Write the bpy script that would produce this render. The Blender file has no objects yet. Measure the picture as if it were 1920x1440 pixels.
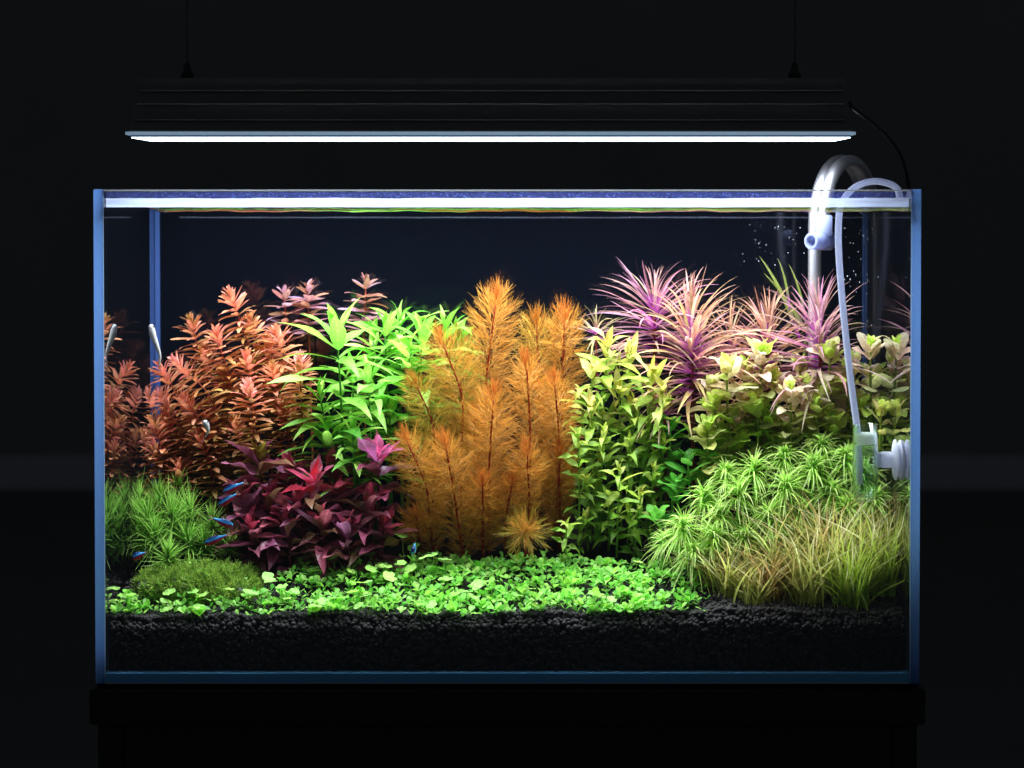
import bpy, bmesh, math, random
import numpy as np
from mathutils import Vector, Matrix

# ------------------------------------------------------------------ camera, world, light
sc = bpy.context.scene
COL = sc.collection
CAM = Vector((0.015, -1.62, 0.3503)); PITCH = math.radians(1.34); FPX = 4189.0
cam_d = bpy.data.cameras.new('camera'); cam = bpy.data.objects.new('camera', cam_d); COL.objects.link(cam)
cam.location = CAM; cam.rotation_euler = (math.radians(90) - PITCH, 0, 0)
cam_d.sensor_width = 36; cam_d.lens = FPX / 1920 * 36
cam_d.shift_x = -30 / 1920; cam_d.shift_y = -242 / 1920
cam_d.dof.use_dof = True; cam_d.dof.focus_distance = 1.70; cam_d.dof.aperture_fstop = 9.0
cam_d.clip_start = 0.05; cam_d.clip_end = 60
sc.camera = cam
world = bpy.data.worlds.new('World'); sc.world = world; world.use_nodes = True
bg = world.node_tree.nodes['Background']
bg.inputs[0].default_value = (0.74, 0.86, 1.0, 1); bg.inputs[1].default_value = 0.027
LAMP_POWER = 3.3
sc.view_settings.view_transform = 'Standard'; sc.view_settings.look = 'None'
sc.view_settings.exposure = 0.0; sc.view_settings.gamma = 1.0
cy = sc.cycles
cy.max_bounces = 10; cy.diffuse_bounces = 4; cy.glossy_bounces = 5; cy.transmission_bounces = 6
cy.transparent_max_bounces = 32; cy.caustics_reflective = True; cy.blur_glossy = 0.5; cy.caustics_refractive = False
cy.sample_clamp_indirect = 3.0
try:
    cy.use_denoising = True; cy.denoiser = 'OPENIMAGEDENOISE'; cy.denoising_prefilter = 'ACCURATE'
except Exception: pass

# ------------------------------------------------------------------ helpers
def at(px, py, y):
    """world point at depth y that the photograph shows at pixel (px, py) of 1920 x 1440"""
    u = (px - 990) / FPX; v = (py - 478) / FPX
    dy = math.cos(PITCH) - v * math.sin(PITCH); dz = -math.sin(PITCH) - v * math.cos(PITCH)
    t = (y - CAM.y) / dy
    return Vector((CAM.x + t * u, y, CAM.z + t * dz))
def S(r, g, b):
    f = lambda c: (c / 255 / 12.92) if c / 255 <= 0.04045 else ((c / 255 + 0.055) / 1.055) ** 2.4
    return (f(r), f(g), f(b))
def mixc(a, b, t): t = max(0, min(1, t)); return tuple(a[i] + (b[i] - a[i]) * t for i in range(3))
def jit(c, rng, s=0.2):
    k = 1 + rng.uniform(-s, s); return tuple(max(0, x * k * (1 + rng.uniform(-s, s) * 0.5)) for x in c)
def tag(o, label=None, cat=None, group=None, kind=None):
    if label: o['label'] = label
    if cat: o['category'] = cat
    if group: o['group'] = group
    if kind: o['kind'] = kind
    return o
def thing(name, loc, label, cat, group=None):
    o = bpy.data.objects.new(name, None); COL.objects.link(o); o.location = loc
    o.empty_display_size = 0.01
    return tag(o, label, cat, group)
def link(name, me, mat=None, parent=None, loc=None):
    o = bpy.data.objects.new(name, me); COL.objects.link(o)
    if mat is not None and len(me.materials) == 0: me.materials.append(mat)
    if parent is not None: o.parent = parent
    if loc is not None: o.location = loc
    return o
def mesh_np(name, V, F, uv=None, col=None, smooth=True):
    """V (n,3), F (m,k) same-size polygons; uv (n,2); col (n,3) per vertex"""
    V = np.asarray(V, np.float32); F = np.asarray(F, np.int32); m, k = F.shape
    me = bpy.data.meshes.new(name)
    me.vertices.add(len(V)); me.vertices.foreach_set('co', V.ravel())
    me.loops.add(m * k); me.loops.foreach_set('vertex_index', F.ravel())
    me.polygons.add(m); me.polygons.foreach_set('loop_start', np.arange(m, dtype=np.int32) * k)
    me.polygons.foreach_set('loop_total', np.full(m, k, np.int32))
    if smooth: me.polygons.foreach_set('use_smooth', np.ones(m, bool))
    me.update(calc_edges=True)
    if uv is not None:
        l = me.uv_layers.new(name='UVMap'); l.data.foreach_set('uv', np.asarray(uv, np.float32)[F.ravel()].ravel())
    if col is not None:
        a = me.color_attributes.new('col', 'FLOAT_COLOR', 'POINT')
        c4 = np.ones((len(V), 4), np.float32); c4[:, :3] = col; a.data.foreach_set('color', c4.ravel())
    me.validate(clean_customdata=False)
    return me
def box_mesh(name, lo, hi, bevel=0.0, origin=(0, 0, 0)):
    bm = bmesh.new(); bmesh.ops.create_cube(bm, size=1)
    lo = Vector(lo); hi = Vector(hi); c = (lo + hi) / 2; s = hi - lo
    for v in bm.verts: v.co = Vector((v.co.x * s.x, v.co.y * s.y, v.co.z * s.z)) + c - Vector(origin)
    if bevel: bmesh.ops.bevel(bm, geom=bm.edges[:], offset=bevel, segments=2, affect='EDGES')
    me = bpy.data.meshes.new(name); bm.to_mesh(me); bm.free(); return me
def tube_mesh(name, pts, rad, sides=8, cap=True):
    pts = [Vector(p) for p in pts]; n = len(pts)
    if not hasattr(rad, '__len__'): rad = [rad] * n
    V = []; nrm = None
    for i, p in enumerate(pts):
        t = (pts[min(i + 1, n - 1)] - pts[max(i - 1, 0)]).normalized()
        if nrm is None: nrm = t.orthogonal().normalized()
        else: nrm = (nrm - t * nrm.dot(t)).normalized()
        b = t.cross(nrm)
        for k in range(sides):
            a = 2 * math.pi * k / sides
            V.append(p + (nrm * math.cos(a) + b * math.sin(a)) * rad[i])
    F = [(i * sides + k, i * sides + (k + 1) % sides, (i + 1) * sides + (k + 1) % sides, (i + 1) * sides + k) for i in range(n - 1) for k in range(sides)]
    if cap: F += [tuple(range(sides - 1, -1, -1)), tuple(range((n - 1) * sides, n * sides))]
    me = bpy.data.meshes.new(name); me.from_pydata([tuple(v) for v in V], [], F)
    for p in me.polygons: p.use_smooth = len(p.vertices) == 4
    return me
def lathe_mesh(name, prof, sides=24, axis='z'):
    V = []; F = []
    for (r, h) in prof:
        for k in range(sides):
            a = 2 * math.pi * k / sides
            V.append((r * math.cos(a), r * math.sin(a), h) if axis == 'z' else (h, r * math.cos(a), r * math.sin(a)))
    for i in range(len(prof) - 1):
        for k in range(sides):
            F.append((i * sides + k, i * sides + (k + 1) % sides, (i + 1) * sides + (k + 1) % sides, (i + 1) * sides + k))
    me = bpy.data.meshes.new(name); me.from_pydata(V, [], F)
    for p in me.polygons: p.use_smooth = True
    return me
def bez(pts, n):
    out = []
    for i in range(n + 1):
        t = i / n; q = [Vector(p) for p in pts]
        while len(q) > 1: q = [a.lerp(b, t) for a, b in zip(q, q[1:])]
        out.append(q[0])
    return out
def spline(pts, n):
    """Catmull-Rom through the points"""
    P = [Vector(p) for p in pts]; P = [P[0] * 2 - P[1]] + P + [P[-1] * 2 - P[-2]]; out = []
    for i in range(1, len(P) - 2):
        for k in range(n):
            t = k / n; a, b, c, d = P[i - 1:i + 3]
            out.append(0.5 * ((2 * b) + (c - a) * t + (2 * a - 5 * b + 4 * c - d) * t * t + (3 * b - a - 3 * c + d) * t ** 3))
    out.append(P[-2]); return out

# ------------------------------------------------------------------ materials
def nodes(name):
    m = bpy.data.materials.new(name); m.use_nodes = True; nt = m.node_tree; nt.nodes.clear()
    out = nt.nodes.new('ShaderNodeOutputMaterial'); return m, nt, out
def N(nt, typ, **kw):
    n = nt.nodes.new(typ)
    for k, v in kw.items():
        if isinstance(k, str) and k.startswith('i_'): n.inputs[k[2:].replace('_', ' ')].default_value = v
        else: setattr(n, k, v)
    return n
def pbr(name, col, rough=0.5, metal=0.0, spec=0.5, noise=0.0, nscale=60, bump=0.0, emit=None):
    m, nt, out = nodes(name); p = N(nt, 'ShaderNodeBsdfPrincipled')
    p.inputs['Base Color'].default_value = (*col, 1); p.inputs['Roughness'].default_value = rough
    p.inputs['Metallic'].default_value = metal; p.inputs['Specular IOR Level'].default_value = spec
    if noise or bump:
        tc = N(nt, 'ShaderNodeTexCoord'); nz = N(nt, 'ShaderNodeTexNoise'); nz.inputs['Scale'].default_value = nscale; nz.inputs['Detail'].default_value = 6
        nt.links.new(tc.outputs['Object'], nz.inputs['Vector'])
        if noise:
            mp = N(nt, 'ShaderNodeMapRange'); mp.inputs['To Min'].default_value = 1 - noise; mp.inputs['To Max'].default_value = 1 + noise
            nt.links.new(nz.outputs['Fac'], mp.inputs['Value'])
            vm = N(nt, 'ShaderNodeVectorMath', operation='SCALE'); vm.inputs[0].default_value = col
            nt.links.new(mp.outputs[0], vm.inputs['Scale']); nt.links.new(vm.outputs[0], p.inputs['Base Color'])
        if bump:
            b = N(nt, 'ShaderNodeBump'); b.inputs['Strength'].default_value = bump; b.inputs['Distance'].default_value = 0.001
            nt.links.new(nz.outputs['Fac'], b.inputs['Height']); nt.links.new(b.outputs[0], p.inputs['Normal'])
    if emit:
        p.inputs['Emission Color'].default_value = (*emit[0], 1); p.inputs['Emission Strength'].default_value = emit[1]
    nt.links.new(p.outputs[0], out.inputs[0]); return m
def leaf_mat(name, source='object', trans=0.45, rough=0.46, basecol=None, baseend=0.35, vein=0.25, tcol=(1, 1, 1), coat=0.0, under=None):
    """leaf: colour from the object or from the per-vertex attribute, midrib and side veins, light passing through"""
    m, nt, out = nodes(name); L = nt.links
    if source == 'object': c = N(nt, 'ShaderNodeObjectInfo').outputs['Color']
    else: c = N(nt, 'ShaderNodeAttribute', attribute_name='col').outputs['Color']
    if source == 'object':
        uv = N(nt, 'ShaderNodeUVMap'); sp = N(nt, 'ShaderNodeSeparateXYZ'); L.new(uv.outputs[0], sp.inputs[0])
        if basecol:
            mp = N(nt, 'ShaderNodeMapRange'); mp.inputs['From Max'].default_value = baseend; mp.interpolation_type = 'SMOOTHSTEP'
            L.new(sp.outputs[1], mp.inputs['Value'])
            mx = N(nt, 'ShaderNodeMix', data_type='RGBA'); mx.inputs['A'].default_value = (*basecol, 1)
            L.new(mp.outputs[0], mx.inputs['Factor']); L.new(c, mx.inputs['B']); c = mx.outputs['Result']
        # midrib
        s1 = N(nt, 'ShaderNodeMath', operation='SUBTRACT'); L.new(sp.outputs[0], s1.inputs[0]); s1.inputs[1].default_value = 0.5
        s2 = N(nt, 'ShaderNodeMath', operation='ABSOLUTE'); L.new(s1.outputs[0], s2.inputs[0])
        mr = N(nt, 'ShaderNodeMapRange'); mr.inputs['From Min'].default_value = 0.02; mr.inputs['From Max'].default_value = 0.09
        mr.inputs['To Min'].default_value = 1 + vein; mr.inputs['To Max'].default_value = 1.0; L.new(s2.outputs[0], mr.inputs['Value'])
        # side veins + mottling
        a1 = N(nt, 'ShaderNodeMath', operation='MULTIPLY_ADD'); L.new(s2.outputs[0], a1.inputs[0]); a1.inputs[1].default_value = -0.5; L.new(sp.outputs[1], a1.inputs[2])
        a2 = N(nt, 'ShaderNodeMath', operation='MULTIPLY'); L.new(a1.outputs[0], a2.inputs[0]); a2.inputs[1].default_value = 75
        a3 = N(nt, 'ShaderNodeMath', operation='SINE'); L.new(a2.outputs[0], a3.inputs[0])
        a4 = N(nt, 'ShaderNodeMath', operation='MULTIPLY_ADD'); L.new(a3.outputs[0], a4.inputs[0]); a4.inputs[1].default_value = 0.05; L.new(mr.outputs[0], a4.inputs[2])
        geo = N(nt, 'ShaderNodeNewGeometry'); nz = N(nt, 'ShaderNodeTexNoise'); nz.inputs['Scale'].default_value = 260; nz.inputs['Detail'].default_value = 3
        L.new(geo.outputs['Position'], nz.inputs['Vector'])
        nm = N(nt, 'ShaderNodeMapRange'); nm.inputs['From Min'].default_value = 0.3; nm.inputs['From Max'].default_value = 0.7; nm.inputs['To Min'].default_value = 0.78; nm.inputs['To Max'].default_value = 1.2
        L.new(nz.outputs['Fac'], nm.inputs['Value'])
        a5 = N(nt, 'ShaderNodeMath', operation='MULTIPLY'); L.new(a4.outputs[0], a5.inputs[0]); L.new(nm.outputs[0], a5.inputs[1])
        vm = N(nt, 'ShaderNodeVectorMath', operation='SCALE'); L.new(c, vm.inputs[0]); L.new(a5.outputs[0], vm.inputs['Scale']); c = vm.outputs[0]
    p = N(nt, 'ShaderNodeBsdfPrincipled'); p.inputs['Roughness'].default_value = rough; p.inputs['Specular IOR Level'].default_value = 0.28
    L.new(c, p.inputs['Base Color'])
    if source == 'object':
        bp = N(nt, 'ShaderNodeBump'); bp.inputs['Strength'].default_value = 0.35; bp.inputs['Distance'].default_value = 0.0006
        L.new(a4.outputs[0], bp.inputs['Height']); L.new(bp.outputs[0], p.inputs['Normal'])
    tr = N(nt, 'ShaderNodeBsdfTranslucent')
    tm = N(nt, 'ShaderNodeVectorMath', operation='MULTIPLY'); L.new(c, tm.inputs[0]); tm.inputs[1].default_value = tcol; L.new(tm.outputs[0], tr.inputs[0])
    ms = N(nt, 'ShaderNodeMixShader'); ms.inputs[0].default_value = trans
    L.new(p.outputs[0], ms.inputs[1]); L.new(tr.outputs[0], ms.inputs[2]); L.new(ms.outputs[0], out.inputs[0])
    return m
def glass_mat(name, ior=1.5, tint=(1, 1, 1), rough=0.0, power=5, both=False):
    """thin clear pane: Fresnel reflection over straight transmission"""
    m, nt, out = nodes(name); lw = N(nt, 'ShaderNodeLayerWeight'); lw.inputs[0].default_value = 0.5
    pw = N(nt, 'ShaderNodeMath', operation='POWER'); pw.inputs[1].default_value = power; nt.links.new(lw.outputs['Facing'], pw.inputs[0])
    r0 = ((ior - 1) / (ior + 1)) ** 2; fr = N(nt, 'ShaderNodeMath', operation='MULTIPLY_ADD'); fr.inputs[1].default_value = 1 - r0; fr.inputs[2].default_value = r0; nt.links.new(pw.outputs[0], fr.inputs[0])
    if both:  # both faces of the pane at once: 2R / (1 + R)
        ad = N(nt, 'ShaderNodeMath', operation='ADD'); ad.inputs[1].default_value = 1; nt.links.new(fr.outputs[0], ad.inputs[0])
        dv = N(nt, 'ShaderNodeMath', operation='DIVIDE'); nt.links.new(fr.outputs[0], dv.inputs[0]); nt.links.new(ad.outputs[0], dv.inputs[1])
        fr = N(nt, 'ShaderNodeMath', operation='MULTIPLY'); fr.inputs[1].default_value = 2; nt.links.new(dv.outputs[0], fr.inputs[0])
    t = N(nt, 'ShaderNodeBsdfTransparent'); t.inputs[0].default_value = (*tint, 1)
    g = N(nt, 'ShaderNodeBsdfGlossy'); g.inputs['Roughness'].default_value = rough; g.inputs[0].default_value = (0.92, 0.95, 1, 1)
    ms = N(nt, 'ShaderNodeMixShader'); nt.links.new(fr.outputs[0], ms.inputs[0]); nt.links.new(t.outputs[0], ms.inputs[1]); nt.links.new(g.outputs[0], ms.inputs[2])
    nt.links.new(ms.outputs[0], out.inputs[0]); return m
def film_mat(name, col, opac, noise=None, diff=0.25, gloss=0.0):
    """cloudy film or frosted edge that passes light on, over clear"""
    m, nt, out = nodes(name); L = nt.links
    tr = N(nt, 'ShaderNodeBsdfTranslucent'); tr.inputs[0].default_value = (*col, 1)
    df = N(nt, 'ShaderNodeBsdfDiffuse'); df.inputs[0].default_value = (*col, 1)
    a = N(nt, 'ShaderNodeMixShader'); a.inputs[0].default_value = diff; L.new(tr.outputs[0], a.inputs[1]); L.new(df.outputs[0], a.inputs[2])
    t = N(nt, 'ShaderNodeBsdfTransparent'); b = N(nt, 'ShaderNodeMixShader'); b.inputs[0].default_value = opac
    if noise:
        tc = N(nt, 'ShaderNodeTexCoord'); mpg = N(nt, 'ShaderNodeMapping'); mpg.inputs['Scale'].default_value = noise
        nz = N(nt, 'ShaderNodeTexNoise'); nz.inputs['Scale'].default_value = 1; nz.inputs['Detail'].default_value = 5
        L.new(tc.outputs['Object'], mpg.inputs[0]); L.new(mpg.outputs[0], nz.inputs['Vector'])
        mr = N(nt, 'ShaderNodeMapRange'); mr.inputs['From Min'].default_value = 0.35; mr.inputs['From Max'].default_value = 0.65
        mr.inputs['To Min'].default_value = opac * 0.75; mr.inputs['To Max'].default_value = min(1, opac * 1.15)
        L.new(nz.outputs['Fac'], mr.inputs['Value']); L.new(mr.outputs[0], b.inputs[0])
    L.new(t.outputs[0], b.inputs[1]); L.new(a.outputs[0], b.inputs[2]); L.new(b.outputs[0], out.inputs[0]); return m

M = {}
M['wall'] = pbr('wall_paint', (0.26, 0.27, 0.28), 0.9, noise=0.12, nscale=1.5)
M['skirting'] = pbr('skirting_paint', (0.5, 0.5, 0.55), 0.7)
M['floor'] = pbr('floor_board', (0.14, 0.13, 0.12), 0.7, noise=0.2, nscale=3)
M['stand'] = pbr('black_laminate', (0.012, 0.012, 0.011), 0.45, noise=0.3, nscale=40)
M['foam'] = pbr('black_foam', (0.004, 0.004, 0.005), 0.9)
M['glass'] = glass_mat('pane_glass')
M['glass_in'] = glass_mat('pane_glass_wet_side', 1.5, both=True, power=4.2)
M['glass_out'] = film_mat('pane_glass_outside', (0.5, 0.6, 0.8), 0.006)
M['edge'] = film_mat('ground_glass_edge', (0.20, 0.43, 1.0), 1.0, diff=0.2, noise=None)
M['bottom_edge'] = film_mat('base_glass_edge', (0.2, 0.6, 1.0), 1.0, diff=0.8)
M['chamfer'] = film_mat('polished_chamfer', (0.75, 0.88, 1.0), 1.0, diff=0.2)  # pale colour paints the bright line along the glass edge
M['rim'] = film_mat('polished_rim', (0.95, 0.97, 1.0), 1.0, diff=0.3)
M['film'] = film_mat('waterline_film', (0.62, 0.72, 1.0), 0.97, diff=0.15, noise=(30, 1, 400))  # scattered lamp light at the waterline, put into the colour
M['mist'] = film_mat('damp_glass', (0.10, 0.13, 0.5), 0.35, noise=(500, 1, 300))
M['drop'] = film_mat('water_drop', (0.5, 0.6, 1.0), 0.8)
M['back_film'] = pbr('black_backing_film', (0.0018, 0.0027, 0.0056), 0.07, spec=0.4)
M['seam'] = film_mat('clear_silicone', (0.13, 0.25, 0.62), 0.7, diff=0.4)
M['seam_dim'] = film_mat('thin_clear_silicone', (0.12, 0.22, 0.5), 0.3, diff=0.4)
M['soil'] = pbr('dark_soil', (0.006, 0.005, 0.005), 0.95, spec=0.1)
M['grain'] = pbr('aquasoil_grain', (0.024, 0.020, 0.020), 0.7, spec=0.3, noise=0.5, nscale=420)
M['moss'] = leaf_mat('moss_leaf', 'attr', 0.35, 0.6)
M['thread'] = leaf_mat('feather_thread', 'attr', 0.3, 0.45)
M['blade'] = leaf_mat('grass_blade', 'attr', 0.42, 0.4)
M['grass'] = leaf_mat('thin_grass_blade', 'attr', 0.62, 0.35)
M['stone'] = pbr('grey_stone', (0.22, 0.20, 0.22), 0.85, noise=0.4, nscale=90, bump=0.8)
M['steel'] = pbr('steel', (0.78, 0.79, 0.86), 0.45, metal=1.0)
M['white_plastic'] = film_mat('white_plastic', (0.42, 0.47, 0.72), 0.96, diff=0.5)
M['tube'] = film_mat('milky_silicone_tube', (0.78, 0.82, 1.0), 0.93, diff=0.55)
M['clear'] = glass_mat('diffuser_glass', 1.6, (0.9, 0.97, 0.94), 0.05, 2.2)
M['ceramic'] = film_mat('ceramic_disc', (0.9, 0.9, 0.86), 1.0, diff=0.5)
M['cup_white'] = film_mat('white_silicone', (0.86, 0.87, 0.98), 1.0, diff=0.5)
M['housing'] = pbr('black_anodised', (0.15, 0.155, 0.14), 0.5, noise=0.15, nscale=30)
M['fin'] = pbr('fin_edge', (0.3, 0.31, 0.28), 0.4)
M['wire'] = pbr('steel_wire', (0.03, 0.03, 0.03), 0.4, metal=0.3)
M['cable'] = pbr('black_rubber', (0.015, 0.015, 0.016), 0.32)
M['panel'] = pbr('led_panel', (0.9, 0.9, 0.9), 0.5, emit=((0.84, 0.92, 1.0), 8.0))
M['lip'] = pbr('acrylic_lip', (0.3, 0.4, 0.5), 0.3, emit=((0.45, 0.65, 0.9), 0.33))
M['lip_dark'] = pbr('acrylic_slot', (0.1, 0.16, 0.22), 0.3, emit=((0.12, 0.24, 0.38), 0.22))

# ------------------------------------------------------------------ room
def plane(name, vs, mat):
    me = bpy.data.meshes.new(name); me.from_pydata(vs, [], [(0, 1, 2, 3)]); o = link(name, me, mat); o['kind'] = 'structure'; return o
plane('wall', [(-6, 6.9, -0.75), (6, 6.9, -0.75), (6, 6.9, 4), (-6, 6.9, 4)], M['wall'])
plane('floor', [(-6, -3, -0.75), (6, -3, -0.75), (6, 6.9, -0.75), (-6, 6.9, -0.75)], M['floor'])
o = link('skirting_board', box_mesh('skirting_board', (-6, 6.88, -0.748), (6, 6.899, -0.615), 0.004), M['skirting']); o['kind'] = 'structure'

# ------------------------------------------------------------------ stand
st = thing('cabinet_stand', (0, 0.12, -0.75), 'black cabinet stand carrying the aquarium', 'cabinet')
def part(name, lo, hi, mat, par, bevel=0.0): return link(name, box_mesh(name, lo, hi, bevel, par.location), mat, par)
part('top_board', (-0.304, -0.004, -0.0295), (0.304, 0.245, -0.0035), M['stand'], st, 0.0012)
part('side_panel', (-0.299, 0.002, -0.748), (-0.281, 0.24, -0.0305), M['stand'], st, 0.001)
part('side_panel', (0.281, 0.002, -0.748), (0.299, 0.24, -0.0305), M['stand'], st, 0.001)
part('front_panel', (-0.2805, 0.004, -0.74), (0.2805, 0.02, -0.0306), M['stand'], st, 0.001)
part('back_panel', (-0.28, 0.228, -0.748), (0.28, 0.238, -0.032), M['stand'], st)

# ------------------------------------------------------------------ aquarium
X0, X1, YF, YB, ZB = -0.293, 0.293, 0.006, 0.226, 0.0075
ZR = 0.36
aq = thing('aquarium', (0, 0.115, 0), 'rimless glass aquarium with bluish glass edges, planted and filled with water', 'aquarium')
part('base_mat', (-0.299, 0.001, -0.003), (0.299, 0.231, -0.0004), M['foam'], aq)
part('front_pane', (X0 + 0.0005, 0.0005, ZB + 0.0005), (X1 - 0.0005, YF, ZR - 0.0016), M['glass'], aq)
part('front_rim', (X0 + 0.0005, 0.0005, ZR - 0.0014), (X1 - 0.0005, YF, ZR - 0.0002), M['rim'], aq)
for s in (-1, 1):
    a, b = (-0.3, X0) if s < 0 else (X1, 0.3)
    o = part('side_pane', (a, 0.0, 0.0), (b, 0.232, ZR), M['glass_out'], aq)
    o.data.materials.append(M['edge']); o.data.materials.append(M['glass_in'])
    for p in o.data.polygons:
        if p.normal.y < -0.9: p.material_index = 1
        if p.normal.x * s < -0.9: p.material_index = 2
for s in (-1, 1):
    part('edge_chamfer', (s * .2932 - .0005, -.0004, .001), (s * .2932 + .0005, -.0001, ZR - .001), M['chamfer'], aq)  # added strips that paint a highlight on the inner edge of each column
part('back_pane', (X0 + 0.0005, YB, ZB), (X1 - 0.0005, 0.231, ZR - 0.0008), M['back_film'], aq)
part('bottom_pane', (X0 + 0.0005, 0.0002, 0.0001), (X1 - 0.0005, 0.231, ZB - 0.0002), M['bottom_edge'], aq)
part('bottom_bead', (X0, -0.0004, 0.0), (X1, 0.0001, 0.0007), M['rim'], aq)
for s in (-1, 1):
    x = X0 + 0.0004 if s < 0 else X1 - 0.0004
    w_ = 0.0035 if s < 0 else 0.0014
    part('corner_seam', (min(x, x - s * w_), YB - 0.004, 0.08), (max(x, x - s * w_), YB - 0.0005, 0.352), M['seam'] if s < 0 else M['seam_dim'], aq)
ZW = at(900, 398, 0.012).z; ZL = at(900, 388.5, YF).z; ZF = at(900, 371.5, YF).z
def strip(name, z0, z1, y, mat, par, wob=0.0, seed=1, x0=X0 + 0.0008, x1=X1 - 0.0008):
    n = 240; rng = np.random.RandomState(seed); xs = np.linspace(x0, x1, n + 1)
    w = np.convolve(rng.randn(n + 9), np.ones(9) / 9, 'valid')[:n + 1] * wob
    V = np.concatenate([np.stack([xs, np.full(n + 1, y), np.full(n + 1, z0) + w * .4], 1), np.stack([xs, np.full(n + 1, y), np.full(n + 1, z1) + w], 1)]) - np.array(par.location)
    F = [(i, i + 1, n + 2 + i, n + 1 + i) for i in range(n)]
    return link(name, mesh_np(name, V, F), mat, par)
strip('waterline_film', ZL, ZF, YF + 0.0006, M['film'], aq, 0.0004, 3)  # added strip imitating the lamp's glare at the waterline, no real coating
strip('damp_band', ZF + 0.0003, ZR - 0.002, YF + 0.0006, M['mist'], aq)
strip('waterline_streak', at(900, 409, YB).z, at(900, 406.5, YB).z, YB - 0.0006, film_mat('streak', (0.5, 0.55, 0.8), 0.35, noise=(25, 1, 10)), aq, 0.0003, 8, X0 + 0.02)
# icosphere template
def ico(sub):
    bm = bmesh.new(); bmesh.ops.create_icosphere(bm, subdivisions=sub, radius=1.0)
    bm.verts.ensure_lookup_table()
    V = np.array([v.co[:] for v in bm.verts]); F = np.array([[v.index for v in f.verts] for f in bm.faces]); bm.free(); return V, F
I1 = ico(1); I2 = ico(2)
def blobs(name, P, R, tmpl, rng, squash=0.3, lump=0.0):
    V0, F0 = tmpl; n = len(P); nv = len(V0)
    q = rng.randn(n, 4); q /= np.linalg.norm(q, axis=1)[:, None]; w, x, y, z = q.T
    Rm = np.stack([1 - 2 * (y * y + z * z), 2 * (x * y - z * w), 2 * (x * z + y * w), 2 * (x * y + z * w), 1 - 2 * (x * x + z * z), 2 * (y * z - x * w), 2 * (x * z - y * w), 2 * (y * z + x * w), 1 - 2 * (x * x + y * y)], 1).reshape(n, 3, 3)
    sc_ = 1 + rng.uniform(-squash, squash, (n, 1, 3))
    A = V0[None] * sc_ * (1 + lump * rng.uniform(-1, 1, (n, nv, 1)))
    V = np.einsum('nij,nkj->nki', Rm, A) * np.asarray(R)[:, None, None] + np.asarray(P)[:, None]
    F = (F0[None] + (np.arange(n) * nv)[:, None, None]).reshape(-1, 3)
    return mesh_np(name, V.reshape(-1, 3), F)
rs = np.random.RandomState(5)
n = 750
P = np.stack([rs.uniform(X0 + .002, X1 - .002, n), np.full(n, YF + 0.001), ZF + 0.0004 + (ZR - 0.0022 - ZF) * rs.rand(n) ** 1.6], 1) - np.array(aq.location)
o = link('condensation', blobs('condensation', P, rs.uniform(0.00012, 0.00042, n) , I1, rs), M['drop'], aq); o['kind'] = 'stuff'

# water surface with a meniscus that climbs the front glass
def water():
    nx = 220; ys = [YF + 0.0009, YF + 0.0013, YF + 0.0019, YF + 0.0027, YF + 0.0038, YF + 0.0052, YF + 0.007] + list(np.linspace(YF + 0.012, YB - 0.0008, 26))
    xs = np.linspace(X0 + 0.0007, X1 - 0.0007, nx + 1); V = []; rng = np.random.RandomState(2)
    wob = np.convolve(rng.randn(nx + 21), np.hanning(21) / 10, 'valid')[:nx + 1]
    for j, y in enumerate(ys):
        k = math.exp(-((y - ys[0]) / 0.0024))
        edge = np.clip((xs - X0 - 0.028) / 0.012, 0, 1)
        z = ZW + (ZL - ZW) * k + 0.00035 * np.sin(xs * 90 + y * 140) * (1 - k) + 0.0002 * np.sin(xs * 233 - y * 90 + 1) + 0.0005 * wob * k * 0.6
        z = z + (1 - edge) * (ZL - z) * 0.9 * math.exp(-(y - ys[0]) / 0.03)
        V.append(np.stack([xs, np.full(nx + 1, y), z], 1))
    V = np.concatenate(V); ny = len(ys)
    F = [(j * (nx + 1) + i, j * (nx + 1) + i + 1, (j + 1) * (nx + 1) + i + 1, (j + 1) * (nx + 1) + i) for j in range(ny - 1) for i in range(nx)]
    me = mesh_np('water_surface', V, F)
    m, nt, out = nodes('water_surface_mat'); fr = N(nt, 'ShaderNodeFresnel'); fr.inputs[0].default_value = 1.33
    t = N(nt, 'ShaderNodeBsdfTransparent'); t.inputs[0].default_value = (0.97, 0.99, 1, 1); g = N(nt, 'ShaderNodeBsdfGlossy'); g.inputs['Roughness'].default_value = 0.02
    # seen from below only the clear window part lets the view out; kept partly open so lamp light comes in
    mn = N(nt, 'ShaderNodeMath', operation='MINIMUM'); mn.inputs[1].default_value = 0.3; nt.links.new(fr.outputs[0], mn.inputs[0])
    ms = N(nt, 'ShaderNodeMixShader'); nt.links.new(mn.outputs[0], ms.inputs[0]); nt.links.new(t.outputs[0], ms.inputs[1]); nt.links.new(g.outputs[0], ms.inputs[2]); nt.links.new(ms.outputs[0], out.inputs[0])
    m2, nt, out = nodes('meniscus'); g = N(nt, 'ShaderNodeBsdfGlossy'); g.inputs['Roughness'].default_value = 0.03
    t = N(nt, 'ShaderNodeBsdfTransparent'); ms = N(nt, 'ShaderNodeMixShader'); ms.inputs[0].default_value = 0.8
    nt.links.new(t.outputs[0], ms.inputs[1]); nt.links.new(g.outputs[0], ms.inputs[2]); nt.links.new(ms.outputs[0], out.inputs[0])
    me.materials.append(m); me.materials.append(m2)
    mi = np.zeros(len(me.polygons), np.int32); mi[:6 * nx] = 1; me.polygons.foreach_set('material_index', mi)
    o = link('water', me); o['kind'] = 'structure'
water()

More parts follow.
